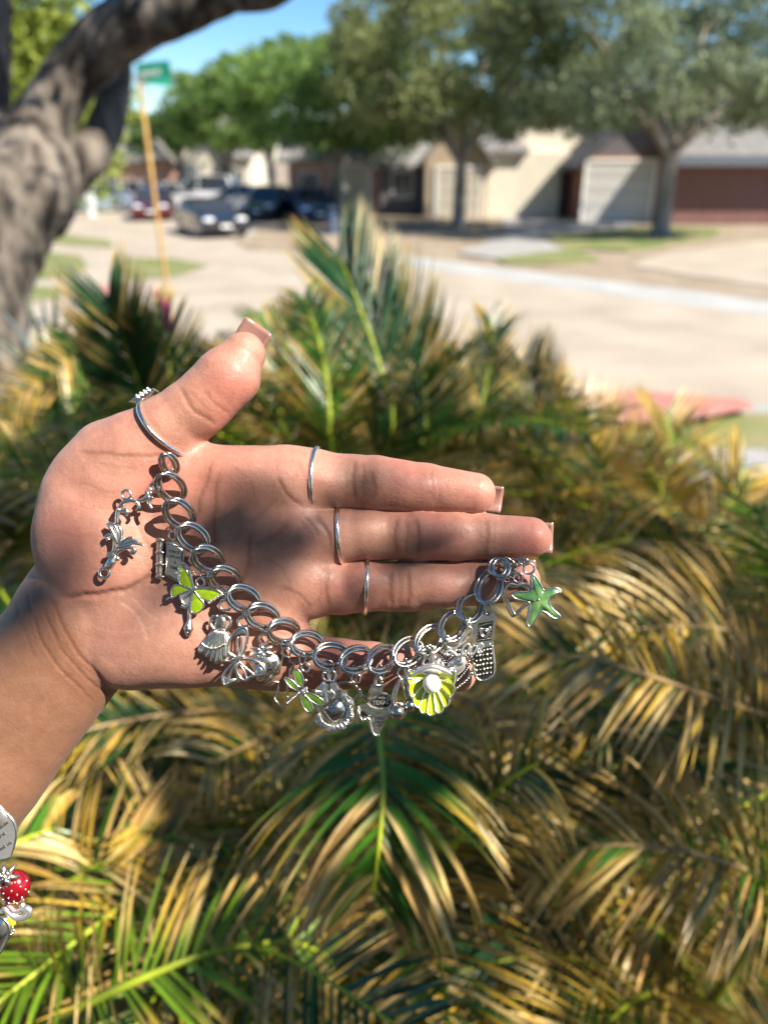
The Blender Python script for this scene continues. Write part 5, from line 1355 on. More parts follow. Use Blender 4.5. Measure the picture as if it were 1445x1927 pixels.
# ---- A: open scrollwork corner
o1, s1 = (200, 900), 9.633
K = lambda l: cm(l, s1, o1)
C = Charm('scroll_charm', 'open silver scrollwork charm with leaves lying on the ball of the thumb', (240, 990), zat((240, 940), (230, 1000), (200, 1075), (270, 1020), lift=12))
C.part('eyelet', silver, [loop(K([(380, 300)])[0], 8.5, 2.9, 3)])
C.part('eyelet', silver, [loop(K([(890, 160)])[0], 8.5, 2.9, 3)])
C.part('eyelet', silver, [loop((197.5, 1078), 9.5, 3.0)])
C.part('scroll', silver, [
    wire(K([(205, 800), (215, 680), (240, 560), (320, 450), (440, 400), (560, 430), (610, 520), (560, 590)]), [3.2, 3.4, 3.6, 3, 2.4], 2),
    wire(K([(560, 400), (660, 400), (740, 350), (770, 280), (720, 250)]), [2, 3, 3.6, 3, 3], 2),
    wire(K([(860, 340), (800, 380), (790, 460), (840, 550)]), [2.6, 3.4, 3, 2.4], 2),
    bead(K([(815, 265)])[0], 4, 3),
    wire(K([(230, 570), (300, 590), (370, 570), (400, 620), (360, 650)]), [2, 2.6, 3, 3, 3.4], 3),
    bead(K([(235, 570)])[0], 4.2, 4),
    wire(K([(60, 1120), (20, 1060), (90, 1030), (160, 1100), (170, 1220), (140, 1330), (60, 1390)]), [3.6, 3, 3, 3.2, 3, 2.6, 4], 3),
    wire(K([(200, 1420), (230, 1330), (330, 1270), (450, 1250), (530, 1290), (500, 1350), (450, 1330)]), [2.6, 3, 3.2, 3, 3, 3.6, 3.4], 3),
    bead(K([(60, 1390)])[0], 5, 3), bead(K([(225, 1460)])[0], 5, 3),
    wire(K([(200, 1390), (120, 1500), (60, 1600), (20, 1660)]), [3, 7, 7, 3], 2)])
for lf in ([(30, 820), (100, 900), (180, 1060), (230, 1190)], [(60, 800), (170, 860), (230, 980), (250, 1190)], [(130, 830), (250, 880), (290, 1000), (250, 1200)],
           [(240, 1230), (340, 1130), (440, 1080), (520, 1070)], [(240, 1240), (380, 1170), (520, 1130), (620, 1160)], [(240, 1250), (400, 1210), (560, 1180), (700, 1220)]):
    C.part('leaf', silver, [wire(K(lf), [1.6, 3.0, 3.2, 2.2] if lf[0][0] < 200 else [2.4, 3.0, 2.6, 1.4], 4)])
C.part('leaf_backing', oxide, [plate(K([(60, 830), (180, 850), (280, 960), (270, 1190), (220, 1190), (130, 980)]), 0, 2, 0.5), plate(K([(250, 1250), (300, 1150), (450, 1085), (640, 1170), (420, 1200)]), 0, 2, 0.5)], False)
jump(C, (297, 910), 8, 1.7); WS = 1.25

# ---- C: book
o1 = (200, 900)
C = Charm('book_charm', 'small silver book charm with ringed spine lettered ONCE UPON A TIME', (320, 1050), zat((305, 1030), (330, 1060), (320, 1085), lift=8))
C.part('cover', oldsil, [plate(K([(1085, 1150), (1180, 1165), (1400, 1260), (1330, 1900), (1075, 1760)]), -6, 1, 1.0),
                         plate(K([(1110, 1120), (1210, 1140), (1440, 1250), (1390, 1880), (1350, 1890), (1405, 1270), (1170, 1165)]), -7, 3, 0.6)], False)
C.part('page', silver, [plate(K([(1112, 1215), (1165, 1210), (1370, 1300), (1312, 1845), (1098, 1730)]), 0.2, 1.3, 0.3)], False)
C.part('frame_rail', silver, [wire(K([(1105, 1200), (1160, 1195), (1380, 1290), (1320, 1860), (1090, 1740)]), 1.3, 2, True, smooth=False), wire(K([(1130, 1160), (1300, 1230)]), 1.2, 3, smooth=False)])
C.part('spine', oldsil, [wire(K([(985, 1120), (975, 1440), (965, 1760)]), 6.2, -2, n=4)])
for y in (1125, 1345, 1565, 1785):
    C.part('spine_ring', silver, [wire(K([(920, y + 10), (985, y - 15), (1060, y + 10)]), [2.6, 3.4, 2.6], 4, n=4)])
for tx, p, sz in (('ONCE', (1238, 1335), 7.6), ('UPON', (1240, 1430), 7.6), ('A', (1255, 1530), 7.6), ('TIME', (1230, 1625), 7.6)):
    C.part('lettering', engrave2, [text(tx, K([p])[0], sz, 1.2, 0.20, 0.5)], False)
C.part('eyelet', silver, [loop((326.5, 1008), 7.5, 2.4, 2)])
jump(C, (327, 992), 7, 1.6, ry=9, ang=0.3)

# ---- D: green butterfly, o=(160,840) s=3.6125
s1 = 3.6125; o1 = (160, 840)
C = Charm('butterfly_charm', 'lime green enamel butterfly charm with silver rims below the book charm', (364, 1110), zat((350, 1085), (330, 1115), (370, 1145), (400, 1120), lift=20))
wings = [[(655, 800), (690, 840), (720, 900), (738, 965), (700, 965), (650, 935), (640, 880)], [(735, 975), (690, 985), (640, 1005), (598, 1028), (590, 990), (608, 948), (660, 945), (700, 960)],
         [(748, 975), (800, 968), (870, 975), (925, 1000), (900, 1030), (850, 1050), (800, 1035), (770, 1010)], [(742, 985), (770, 1020), (808, 1060), (805, 1100), (770, 1130), (728, 1128), (722, 1080), (732, 1030)]]
for w_ in wings:
    P = catmull(K(w_), 4, True)
    wg = C.part('wing', lime, [plate(P, -2, 1.5, 0.6, dome=1.2)])
    C.part('rim', silver, [wire(P, 1.4, 1.6, True, smooth=False, sides=6)], parent=wg)
C.part('body', silver, [wire(K([(690, 1020), (725, 990), (760, 950)]), [1.5, 3.5, 2.5], 3), wire(K([(640, 790), (680, 800), (715, 850), (742, 960)]), [1.2, 2.4, 2.4, 1.6], 2), wire(K([(745, 968), (830, 960), (900, 975), (945, 1010)]), [1.6, 2.4, 2.4, 1.6], 2), wire(K([(600, 1030), (570, 1030), (556, 1045)]), [1.6, 1.2, 0.8], 0)])
for p in K([(640, 830), (625, 860), (655, 848), (645, 880), (905, 1020), (880, 1040), (860, 1050), (890, 1030), (925, 1010), (845, 1062)]):
    C.part('stone', stone, [bead(p, 2.6, 2, 7, 5)], False)
C.part('eyelet', silver, [loop(K([(790, 922)])[0], 8, 2.3, 2)])
jump(C, K([(812, 868)])[0], 7.5, 1.6, ry=5)

# ---- E: hand mirror
C = Charm('mirror_charm', 'tiny silver hand mirror charm half hidden behind the green butterfly', (355, 1150), zat((355, 1130), (355, 1180), lift=7))
C.part('handle', oldsil, [wire(K([(712, 1070), (710, 1130), (712, 1180), (705, 1240), (706, 1290)]), [2.6, 3, 3.4, 8, 3], 0), wire(K([(655, 1080), (690, 1095), (735, 1080)]), 3, 0)])
C.part('oval_frame', silver, [ring(K([(700, 1010)])[0], 14, 2.4, 0, 20)])
C.part('glass', whitesil, [plate(catmull([(353.8 + 12 * math.cos(a), 1119.6 + 18 * math.sin(a)) for a in np.linspace(0, 6.28, 13)[:-1]], 2, True), -2, 0, 0.5)], False)
for p in K([(706, 1215), (705, 1240), (704, 1262), (740, 850), (755, 870), (725, 860)]): C.part('bead', silver, [bead(p, 2.2, 6, 6, 5)])
C.part('eyelet', silver, [loop(K([(740, 775)])[0], 7.5, 2.2)])
jump(C, K([(738, 720)])[0], 6, 1.5, ry=9)

# ---- F: ball gown
C = Charm('gown_charm', 'silver ball gown charm with long pleated skirt left of the open silver butterfly', (398, 1205), zat((395, 1180), (380, 1220), (410, 1230), lift=8))
C.part('skirt', oldsil, [plate(catmull(K([(880, 1235), (950, 1240), (990, 1330), (975, 1440), (900, 1480), (850, 1440), (790, 1415), (768, 1385), (800, 1330), (830, 1290)]), 3, True), -5, 1, 1.5, dome=4)])
for a, b_ in (((890, 1245), (795, 1400)), ((898, 1245), (830, 1430)), ((910, 1245), (862, 1455)), ((922, 1245), (895, 1475)), ((935, 1245), (925, 1470)), ((945, 1245), (955, 1440))):
    C.part('pleat', silver, [wire(K([a, ((a[0] + b_[0]) / 2 + 4, (a[1] + b_[1]) / 2), b_]), [1.2, 2.0, 2.6], 4, n=3)])
C.part('sash', silver, [wire(K([(800, 1330), (840, 1365), (900, 1370), (960, 1340)]), 1.6, 7)])
C.part('bodice', oldsil, [plate(catmull(K([(905, 1150), (945, 1150), (960, 1190), (945, 1245), (885, 1240), (888, 1190)]), 3, True), -3, 3, 1, dome=2)])
C.part('sleeve', silver, [wire(K([(905, 1150), (870, 1160), (855, 1200), (880, 1240)]), 2.6, 2), wire(K([(945, 1150), (985, 1165), (990, 1210), (965, 1250)]), 2.6, 2)])
C.part('eyelet', silver, [loop(K([(957, 1078)])[0], 10.5, 2.8, 2)])
jump(C, K([(957, 1015)])[0], 5, 1.6, ry=9)

# ---- G: openwork butterfly
C = Charm('butterfly_charm', 'openwork antique silver butterfly charm at the lower edge of the palm', (448, 1240), zat((450, 1210), (430, 1265), (490, 1260), lift=16))
gs = []
def closed(pts, r=2.2, z=1): return wire(K(pts), r, z, True, n=4, sides=6)
C.part('wing', silver, [closed([(1040, 1440), (985, 1410), (970, 1350), (1000, 1290), (1050, 1240), (1095, 1235), (1105, 1290), (1090, 1370), (1060, 1430)], 2.6), plate(K([(1010, 1290), (1060, 1238), (1098, 1240), (1095, 1290), (1060, 1285), (1030, 1300)]), -1, 2, 0.5),
                       wire(K([(1045, 1425), (1035, 1350), (1040, 1295)]), 2), wire(K([(1055, 1425), (1065, 1350), (1065, 1290)]), 1.6)])
C.part('wing', silver, [closed([(1030, 1450), (960, 1460), (900, 1440), (865, 1400), (870, 1375), (930, 1375), (1000, 1410)], 2.2), wire(K([(1030, 1445), (960, 1420), (900, 1410)]), 1.8), wire(K([(1020, 1440), (950, 1400), (885, 1385)]), 1.4)])
C.part('wing', silver, [closed([(1040, 1455), (1110, 1445), (1180, 1465), (1220, 1510), (1210, 1550), (1140, 1560), (1090, 1590), (1050, 1560), (1030, 1510)], 2.6), wire(K([(1045, 1460), (1100, 1510), (1150, 1550)]), 2.4), wire(K([(1045, 1470), (1085, 1530), (1100, 1580)]), 1.8), plate(K([(1150, 1480), (1215, 1510), (1210, 1548), (1150, 1555), (1170, 1530)]), -1, 2, 0.5)])
C.part('wing', silver, [closed([(1030, 1465), (1030, 1520), (1040, 1580), (1000, 1600), (950, 1620), (940, 1570), (970, 1510)], 2.4), wire(K([(1025, 1475), (995, 1530), (975, 1590)]), 2), plate(K([(950, 1560), (975, 1585), (1030, 1575), (1000, 1600), (952, 1618)]), -1, 2, 0.5)])
C.part('body', oldsil, [wire(K([(985, 1465), (1030, 1440), (1085, 1425)]), [1.5, 3.4, 2.2], 3)])
C.part('eyelet', silver, [loop(K([(1078, 1192)])[0], 10, 2.8, 1)])
jump(C, K([(1095, 1130)])[0], 5, 1.6, ry=9)

# ---- H: silver strawberry
C = Charm('strawberry_charm', 'silver strawberry charm with leafy cap and ringed seeds, plain metal', (498, 1242), zat((490, 1230), (510, 1250), (500, 1270), lift=7))
C.part('berry', silver, [plate(catmull(K([(1120, 1400), (1180, 1380), (1260, 1390), (1320, 1440), (1320, 1510), (1270, 1560), (1220, 1600), (1170, 1590), (1140, 1530), (1100, 1460)]), 4, True), -6, 0, 2, dome=9)])
for p in K([(1212, 1465), (1255, 1480), (1300, 1465), (1225, 1520), (1275, 1525), (1235, 1555), (1170, 1460), (1190, 1510)]):
    C.part('seed', oxide, [ring(p, 2.8, 1.0, 8.5, n=10, sides=5)])
for k in range(6):
    a = k * math.pi / 3 + 0.4; c = K([(1212, 1385)])[0]
    C.part('leaf', silver, [wire([c, (c[0] + 9 * math.cos(a), c[1] + 7 * math.sin(a)), (c[0] + 24 * math.cos(a), c[1] + 15 * math.sin(a))], [2, 5, 1.2], 9, n=4)])
C.part('eyelet', silver, [loop(K([(1216, 1310)])[0], 9, 2.6, 2)])
jump(C, K([(1228, 1250)])[0], 4.5, 1.6, ry=9)

# ---- I: open outline charm (state outline), o=(440,1140) s=4.014
s1, o1 = 4.014, (440, 1140)
zI = zat((540, 1240), (545, 1280), lift=8)
C = Charm('map_outline_charm', 'thin open silver map outline charm beside the green dragonfly', (535, 1280), zI)
out = K([(370, 385), (415, 385), (425, 420), (455, 440), (425, 480), (420, 540), (405, 600), (405, 690), (420, 705), (368, 770), (310, 710), (310, 680), (330, 670), (340, 600), (340, 575), (290, 570), (255, 600), (240, 580), (280, 540), (340, 510), (350, 460), (365, 420)])
C.part('outline', oldsil, [wire(out, 2.0, 0, True, smooth=False, sides=6)])
C.part('inner_line', oxide, [wire(out, 1.5, -1.6, True, smooth=False, sides=6)])
C.part('eyelet', silver, [loop(K([(397, 350)])[0], 8, 2.4)])
jump(C, K([(383, 300)])[0], 4.5, 1.6, ry=10)

# ---- J: dragonfly
C = Charm('dragonfly_charm', 'dragonfly charm with four green enamel wings and twisted silver tail', (569, 1299), zI + 14)
for w_ in ([(510, 615), (485, 600), (455, 530), (455, 490), (485, 480), (515, 520), (525, 580)], [(485, 635), (440, 620), (400, 580), (385, 550), (405, 545), (445, 565), (475, 600)],
           [(545, 655), (600, 665), (660, 700), (682, 735), (650, 752), (590, 720), (555, 685)], [(520, 665), (560, 700), (595, 760), (590, 795), (560, 798), (525, 760), (512, 710)]):
    P = catmull(K(w_), 4, True)
    wg = C.part('wing', leafen, [plate(P, -2, 1.5, 0.6, dome=1.2)])
    C.part('rim', silver, [wire(P, 1.5, 1.4, True, smooth=False, sides=6)], parent=wg)
C.part('tail', silver, [wire(K([(500, 650), (450, 695), (400, 740)]), [3.4, 3, 2.4], 0)] + [ring(K([(500 - 12 * k, 650 + 10.5 * k)])[0], 3.6, 1.0, 0, n=10, sides=5, ang=-0.75, tilt=1.4) for k in range(1, 9)])
for p in K([(520, 640), (535, 625), (550, 645), (530, 655), (548, 620), (545, 560)]): C.part('bead', silver, [bead(p, 4.0, 2.5, 8, 6)])
C.part('eyelet', silver, [loop(K([(545, 465)])[0], 8, 2.2)])
jump(C, K([(520, 400)])[0], 5.5, 1.7, ry=12)

# ---- K: heart with ribbed petals, o=(500,1230) s=7.225
s1, o1 = 7.225, (500, 1230)
C = Charm('heart_charm', 'mirror-polished silver heart charm framed by ribbed petals and a bow', (627, 1335), zI + 6)
C.part('backplate', oldsil, [plate(catmull(K([(690, 470), (820, 430), (950, 430), (1100, 560), (1190, 640), (1200, 800), (1200, 920), (1100, 990), (940, 1020), (850, 950), (740, 850), (670, 700)]), 4, True), -6, -2, 1)], False)
HRT = catmull(K([(860, 680), (930, 620), (1030, 640), (1095, 730), (1080, 830), (1000, 910), (920, 945), (850, 890), (780, 790), (750, 720), (800, 700)]), 4, True)
C.part('heart', steel, [plate(HRT, -4, 0, 1.2, dome=9)])
for k in range(15):
    a = -0.75 + k * 0.255; c = np.array(K([(920, 790)])[0])
    d = np.array([math.cos(a), math.sin(a)]); q = np.array([-d[1], d[0]])
    r0, r1 = 25, 36 + 3 * math.sin(k * 2.1)
    C.part('petal', silver, [wire([c + d * r0 + q * s_, c + d * (r0 + r1) / 2 + q * s_ * 1.3, c + d * r1 + q * s_ * 1.1], [1.6, 2.6, 2.2], 1 - abs(s_) * 0.3, n=3) for s_ in (-3.2, 0, 3.2)])
for p, r in (((1060, 560), 8), ((1150, 660), 7.5)): C.part('stone', whitesil, [bead(K([p])[0], r, 2, 8, 5)], False)
C.part('bow', whitesil, [plate(K([(870, 400), (960, 380), (1005, 480), (950, 520), (880, 470)]), -2, 7, 2), wire(K([(830, 400), (820, 520), (840, 650)]), [3, 2.6, 2], 6), wire(K([(760, 560), (800, 500), (890, 520)]), 2.4, 6), wire(K([(900, 600), (940, 540), (880, 480)]), 2.4, 6), wire(K([(750, 440), (790, 400), (800, 480), (760, 540)]), 3, 4)], False)
C.part('ribbed_side', silver, [wire(K([(680 + 26 * k, 470 + 8 * k), (700 + 26 * k, 560 - 4 * k)]), 2.4, 3, n=2) for k in range(3)])
C.part('eyelet', silver, [ring(K([(830, 300)])[0], 7, 2.6, 0, 9), ring(K([(905, 300)])[0], 7, 2.8, 3, 10)])
jump(C, K([(850, 180)])[0], 10, 2.0, ry=13)

# ---- L: open heart swirl, o=(650,1240) s=11.115
s1, o1 = 11.115, (650, 1240)
C = Charm('open_heart_charm', 'open silver wire heart charm half hidden behind the map-shaped tag', (664, 1305), zat((660, 1285), lift=6))
C.part('heart_wire', oldsil, [wire(K([(-190, 560), (-100, 500), (40, 480), (180, 540), (290, 640), (310, 720), (220, 800), (200, 860), (260, 880)]), 3.2, 0), wire(K([(270, 780), (380, 770), (450, 850), (430, 930), (330, 990), (230, 985)]), [3, 3.6, 3.6, 3], 0), wire(K([(240, 980), (260, 1150), (300, 1290), (370, 1310)]), 3, -2)])
C.part('eyelet', silver, [loop(K([(225, 410)])[0], 8.5, 2.5)])
jump(C, K([(195, 270)])[0], 4, 1.7, ry=14)

# ---- M: state-shaped tag
zM = 54
C = Charm('map_tag_charm', 'silver map-shaped charm lettered FORT WORTH and TEXAS with a curved banner', (710, 1325), zM)
C.part('plate', oldsil, [plate(K([(560, 530), (800, 540), (770, 700), (930, 760), (1010, 830), (1000, 1060), (950, 1200), (850, 1290), (790, 1400), (700, 1600), (650, 1610), (570, 1560), (520, 1430), (500, 1280), (430, 1240), (350, 1310), (290, 1180), (250, 980), (420, 930), (490, 850)]), -4, 0, 1.2)], False)
C.part('dark_field', oxide, [plate(catmull(K([(530, 890), (620, 800), (760, 750), (900, 800), (960, 900), (900, 980), (760, 1010), (620, 980)]), 3, True), -0.5, 1, 0.5), plate(K([(320, 1030), (400, 1110), (480, 1200), (380, 1200), (345, 1270), (310, 1170)]), -0.5, 1, 0.5)], False)
C.part('banner', silver, [plate(catmull(K([(320, 1040), (440, 920), (560, 1000), (720, 1045), (880, 1010), (1000, 940), (1010, 1080), (880, 1180), (700, 1215), (520, 1190), (400, 1120)]), 4, True), 0, 3, 1.2)], False)
C.part('rim', silver, [wire(K([(490, 850), (520, 640), (560, 540), (790, 545)]), 1.8, 1, smooth=False), wire(K([(430, 1235), (500, 1270), (530, 1430), (580, 1560), (660, 1610), (710, 1580)]), 2.2, 0), wire(K([(430, 1235), (350, 1310), (290, 1180), (250, 985)]), 2.4, 0, smooth=False), wire(K([(780, 705), (940, 770), (1020, 900)]), 2.0, 1)])
C.part('lettering', whitesil, [text('FORT WORTH', K([(715, 810)])[0], 6.2, 1.6, 0.02, 0.5, arc=0.28), text('TEXAS', K([(735, 910)])[0], 10.5, 1.6, -0.04, 0.6)], False)
C.part('lower_field', silver, [plate(K([(590, 1240), (830, 1190), (800, 1330), (570, 1345)]), 0, 1.2, 0.3)], False)
C.part('window_row', oxide, [plate(K([(x, y), (x + 20, y), (x + 12, y + 40), (x - 8, y + 40)]), 0.5, 1.6, 0.2) for y in (1225, 1295) for x in (630, 670, 710, 750, 790)] + [plate(K([(x, y), (x + 24, y - 6), (x + 20, y + 20), (x, y + 26)]), -0.5, 0.8, 0.2) for x, y in ((590, 1400), (640, 1390), (690, 1400), (740, 1370), (600, 1460), (660, 1450), (700, 1470), (640, 1520))], False)
C.part('eyelet', oldsil, [wire(K([(625, 520), (640, 420), (690, 370), (740, 420), (760, 500)]), 3.2, 0)])
jump(C, K([(745, 280)])[0], 5, 2.0, ry=15, ang=-0.15)

# ---- N: cherries
C = Charm('cherry_charm', 'pair of round silver cherries on curved stems left of the yellow-green shell', (757, 1320), zM + 12)
C.part('cherry', steel, [bead(K([(1085, 1090)])[0], 15.5, 4, 24, 16)])
C.part('cherry', steel, [bead(K([(1350, 970)])[0], 11.5, 0, 24, 16)])
C.part('rim', oldsil, [ring(K([(1085, 1090)])[0], 16, 1.6, 0, n=24), ring(K([(1350, 970)])[0], 12.5, 1.6, -3, n=24)])
C.part('stem', oldsil, [wire(K([(1170, 400), (1060, 560), (1000, 740), (1000, 930)]), 2.6, 1), wire(K([(1170, 400), (1110, 560), (1055, 740), (1050, 930)]), 1.8, 2)])
C.part('stem', oldsil, [wire(K([(1180, 400), (1200, 560), (1250, 700), (1290, 830)]), 2.6, 1), wire(K([(1200, 420), (1260, 540), (1310, 700), (1330, 830)]), 1.8, 2)])
C.part('leaf', silver, [wire(K([(1170, 385), (1300, 400), (1430, 420)]), [1.6, 2.8, 1.2], 2), wire(K([(1200, 400), (1260, 520), (1340, 600)]), [1.6, 2.4, 1.2], 2)])
C.part('eyelet', silver, [ring(K([(1185, 300)])[0], 8, 2.2, 0, 9), ring(K([(1290, 270)])[0], 4, 2, 4, 10)])
jump(C, K([(1245, 130)])[0], 4, 1.8, ry=13)

# ---- O: shell with pearl, o=(720,1020), s=4.014
s1, o1 = 4.014, (720, 1020)
C = Charm('shell_charm', 'chartreuse enamel scallop shell charm cupping a white pearl', (812, 1300), zM + 16)
cc = np.array(K([(368, 985)])[0]); ns = 9
RR = lambda a: 62 + 13 * math.sin(a) ** 2
for k in range(ns):
    a0 = math.radians(-12 + 204 * k / ns); a1 = math.radians(-12 + 204 * (k + 1) / ns); am = (a0 + a1) / 2
    def pt(a, r): return (cc[0] + 43 * r * math.cos(a), cc[1] + 10 + (66 * r) * math.sin(a) * (1 if math.sin(a) > 0 else 1.2))
    V = []; nr, nc = 6, 5
    for i in range(nr):
        r = 0.16 + 0.84 * i / (nr - 1)
        for j in range(nc):
            u = j / (nc - 1); a = a0 + (a1 - a0) * (0.06 + 0.88 * u)
            rr_ = r * (1 + (0.07 * (1 - (2 * u - 1) ** 2) if i == nr - 1 else 0))
            p = pt(a, rr_); V.append((p[0], p[1], -12 + 15 * r * r - 2.2 * (1 - (2 * u - 1) ** 2)))
    V = np.array(V); f = [(i * nc + j, i * nc + j + 1, (i + 1) * nc + j + 1, (i + 1) * nc + j) for i in range(nr - 1) for j in range(nc - 1)]
    C.part('shell_rib', yellowen, [(V, f)])
    e = [pt(a1, r) for r in (0.2, 0.5, 0.8, 1.0)]
    C.part('rib_line', silver, [wire([(q[0], q[1], -11 + 15 * r * r) for q, r in zip(e, (0.2, 0.5, 0.8, 1.0))], 1.2, n=3, sides=6)])
rim = [(*pt(math.radians(-12 + 204 * k / (ns * 6)), 1.0 + 0.07 * (1 - (2 * ((k % 6) / 6) - 1) ** 2)), 3.5) for k in range(ns * 6 + 1)]
rim = [(cc[0] - 20, cc[1] - 10, 2), (cc[0] + 0, cc[1] - 14, 2), (cc[0] + 22, cc[1] - 9, 2)][::-1] and rim
C.part('rim', silver, [wire(rim, 1.8, smooth=False, sides=6)])
back = catmull([pt(math.radians(a), 1.0) for a in range(-12, 200, 20)] + [(cc[0] - 26, cc[1] - 8), (cc[0], cc[1] - 17), (cc[0] + 26, cc[1] - 6)], 2, True)
C.part('shell_back', silver, [plate(back, -16, -12, 1.5)])
C.part('hinge', whitesil, [wire([(cc[0] - 38, cc[1] + 6, 1), (cc[0] - 20, cc[1] - 6, 4), (cc[0], cc[1] - 12, 5), (cc[0] + 20, cc[1] - 6, 4), (cc[0] + 39, cc[1] + 4, 1)], [2, 5, 6, 5, 2])])
C.part('pearl', pearlm, [bead(K([(370, 1066)])[0], 17.5, 8, 28, 18)])
C.part('eyelet', silver, [ring(K([(335, 920)])[0], 8, 2.4, -2, 11), ring(K([(372, 890)])[0], 3, 2, 2, 16)])
C.part('pin', silver, [wire(K([(368, 820), (372, 900), (372, 960)]), 1.8, 6)])
jump(C, K([(345, 800)])[0], 9, 1.8, ry=5)
for p in K([(335, 785), (355, 775), (375, 785), (350, 800)]): C.part('bead', silver, [bead(p, 3, 4, 7, 5)])

# ---- P: beaded heart charm, o=(820,1140) s=10.32
s1, o1 = 10.32, (820, 1140)
C = Charm('heart_charm', 'matt silver heart charm edged with rows of tiny beads, behind the shell', (855, 1245), 46)
C.part('lobe', whitesil, [plate(catmull(K([(200, 1190), (260, 1080), (400, 990), (540, 990), (590, 1060), (560, 1230), (440, 1340), (320, 1440), (230, 1390), (190, 1280)]), 4, True), -3, 0, 1, dome=4)])
C.part('lobe', whitesil, [plate(catmull(K([(190, 1190), (100, 1030), (0, 960), (-80, 960), (-130, 1040), (-80, 1180), (60, 1260)]), 4, True), -3, 0, 1, dome=3)])
edge1 = catmull(K([(-130, 920), (-60, 900), (40, 930), (130, 1020), (190, 1120), (250, 1040), (350, 960), (480, 930), (580, 960), (640, 1060), (620, 1200), (500, 1360), (370, 1480), (250, 1600)]), 6)
edge2 = catmull(K([(120, 880), (200, 960), (300, 900), (420, 860), (560, 880), (700, 1000), (735, 1130), (700, 1290), (600, 1440), (480, 1540), (360, 1640), (250, 1740)]), 6)
def resamp(P, step):
    d = np.concatenate([[0], np.cumsum(np.linalg.norm(np.diff(P, axis=0), axis=1))]); n = int(d[-1] / step)
    return np.stack([np.interp(np.linspace(0, d[-1], n), d, P[:, i]) for i in (0, 1)], 1)
C.part('bead_row', silver, [bead(p, 1.9, 0, 6, 5) for p in resamp(edge1, 4.2)])
C.part('bead_row', silver, [bead(p, 2.5 if i % 9 else 4.6, 0, 7, 5) for i, p in enumerate(resamp(edge2, 5.2))])
C.part('dark_strip', oxide, [wire(edge1, 1.9, -3, smooth=False, sides=6)])
C.part('open_frame', oldsil, [wire(edge2, 1.8, -3, smooth=False, sides=6)])
jump(C, K([(215, 720)])[0], 5, 1.8, ry=9)
C.part('bail', silver, [wire(K([(130, 480), (150, 640), (220, 760), (300, 800)]), [2, 2.8, 2.8, 2], 4), wire(K([(200, 560), (290, 640), (310, 740)]), 2.2, 6)])

# ---- Q: Love script
C = Charm('word_charm', 'silver wire charm that spells Love in flowing script', (874, 1213), 82)
C.part('script_letter', whitesil, [wire(K([(230, 800), (310, 830), (430, 790), (540, 700), (600, 620), (570, 595), (500, 640), (430, 760), (360, 870), (280, 950), (220, 940), (205, 890), (260, 865), (340, 900), (420, 960), (500, 950)]), 1.9, 0, n=7)])
C.part('script_letter', whitesil, [wire(K([(500, 950), (560, 940), (630, 860), (655, 770), (610, 740), (540, 790), (505, 880), (520, 940)]), 2.0, 1, n=7)])
C.part('script_letter', whitesil, [wire(K([(750, 760), (690, 820), (665, 900), (690, 955), (750, 900), (790, 820), (780, 765)]), 2.0, 0, n=7)])
C.part('script_letter', whitesil, [wire(K([(790, 790), (820, 850), (880, 820), (910, 760), (870, 730), (820, 790), (800, 860), (830, 910), (900, 890)]), 1.9, 1, n=7)])
C.part('eyelet', silver, [wire(K([(550, 570), (620, 580), (680, 520), (685, 440), (640, 400)]), 2.2, 0), ring(K([(650, 330)])[0], 4, 2, 0, 9)])

# ---- R: flip phone
C = Charm('phone_charm', 'silver open flip phone charm with beaded keypad and patterned dark screen', (910, 1215), 48)
C.part('lid', silver, [plate(catmull(K([(700, 300), (760, 220), (900, 165), (1080, 130), (1160, 190), (1165, 330), (1110, 700), (1090, 740), (780, 760), (700, 740), (690, 500)]), 2, True), -3, 2, 1.2)], False)
C.part('screen', oxide, [plate(K([(820, 340), (1110, 285), (1070, 660), (780, 700)]), 1.5, 2.6, 0.2)], False)
C.part('screen_motif', silver, [ring(K([(945, 520)])[0], 8.2, 1.5, 3, n=18), ring(K([(945, 520)])[0], 5, 1.2, 3.2, n=16), wire(K([(860, 520), (850, 430), (900, 450)]), 1.4, 3), wire(K([(1000, 440), (1050, 410), (1045, 480)]), 1.4, 3)])
C.part('screen_border', silver, [bead(p, 1.3, 3, 5, 4) for p in K([(830 + 34 * k, 385 - 8 * k) for k in range(8)] + [(800 + 36 * k, 665 - 5 * k) for k in range(8)] + [(815 - 5 * k, 430 + 60 * k) for k in range(4)] + [(1075 - 7 * k, 400 + 62 * k) for k in range(4)])])
C.part('hinge', silver, [wire(K([(760, 775), (920, 770), (1060, 745)]), 3, 1)])
C.part('keypad_body', oxide, [plate(catmull(K([(740, 800), (1080, 760), (1110, 900), (1140, 1200), (1110, 1340), (960, 1430), (840, 1420), (760, 1320), (730, 1050)]), 2, True), -4, 1, 1)], False)
C.part('body_rim', silver, [wire(K([(1090, 760), (1110, 930), (1140, 1200), (1110, 1350), (960, 1440), (840, 1435), (750, 1330), (730, 1100)]), 2.0, 1)])
for q in range(6):
    for w_ in range(5):
        p = K([(785 + 68 * w_ + 8 * math.sin(q * 3 + w_), 880 + 92 * q - 12 * w_)])[0]
        if p[1] < 1277 - abs(w_ - 2) * 2: C.part('key', silver, [bead(p, 2.7 + 0.5 * math.sin(q * 5 + w_ * 3), 2, 7, 5)])
jump(C, K([(1020, 60)])[0], 5.5, 2.2, ry=11, ang=0.2)

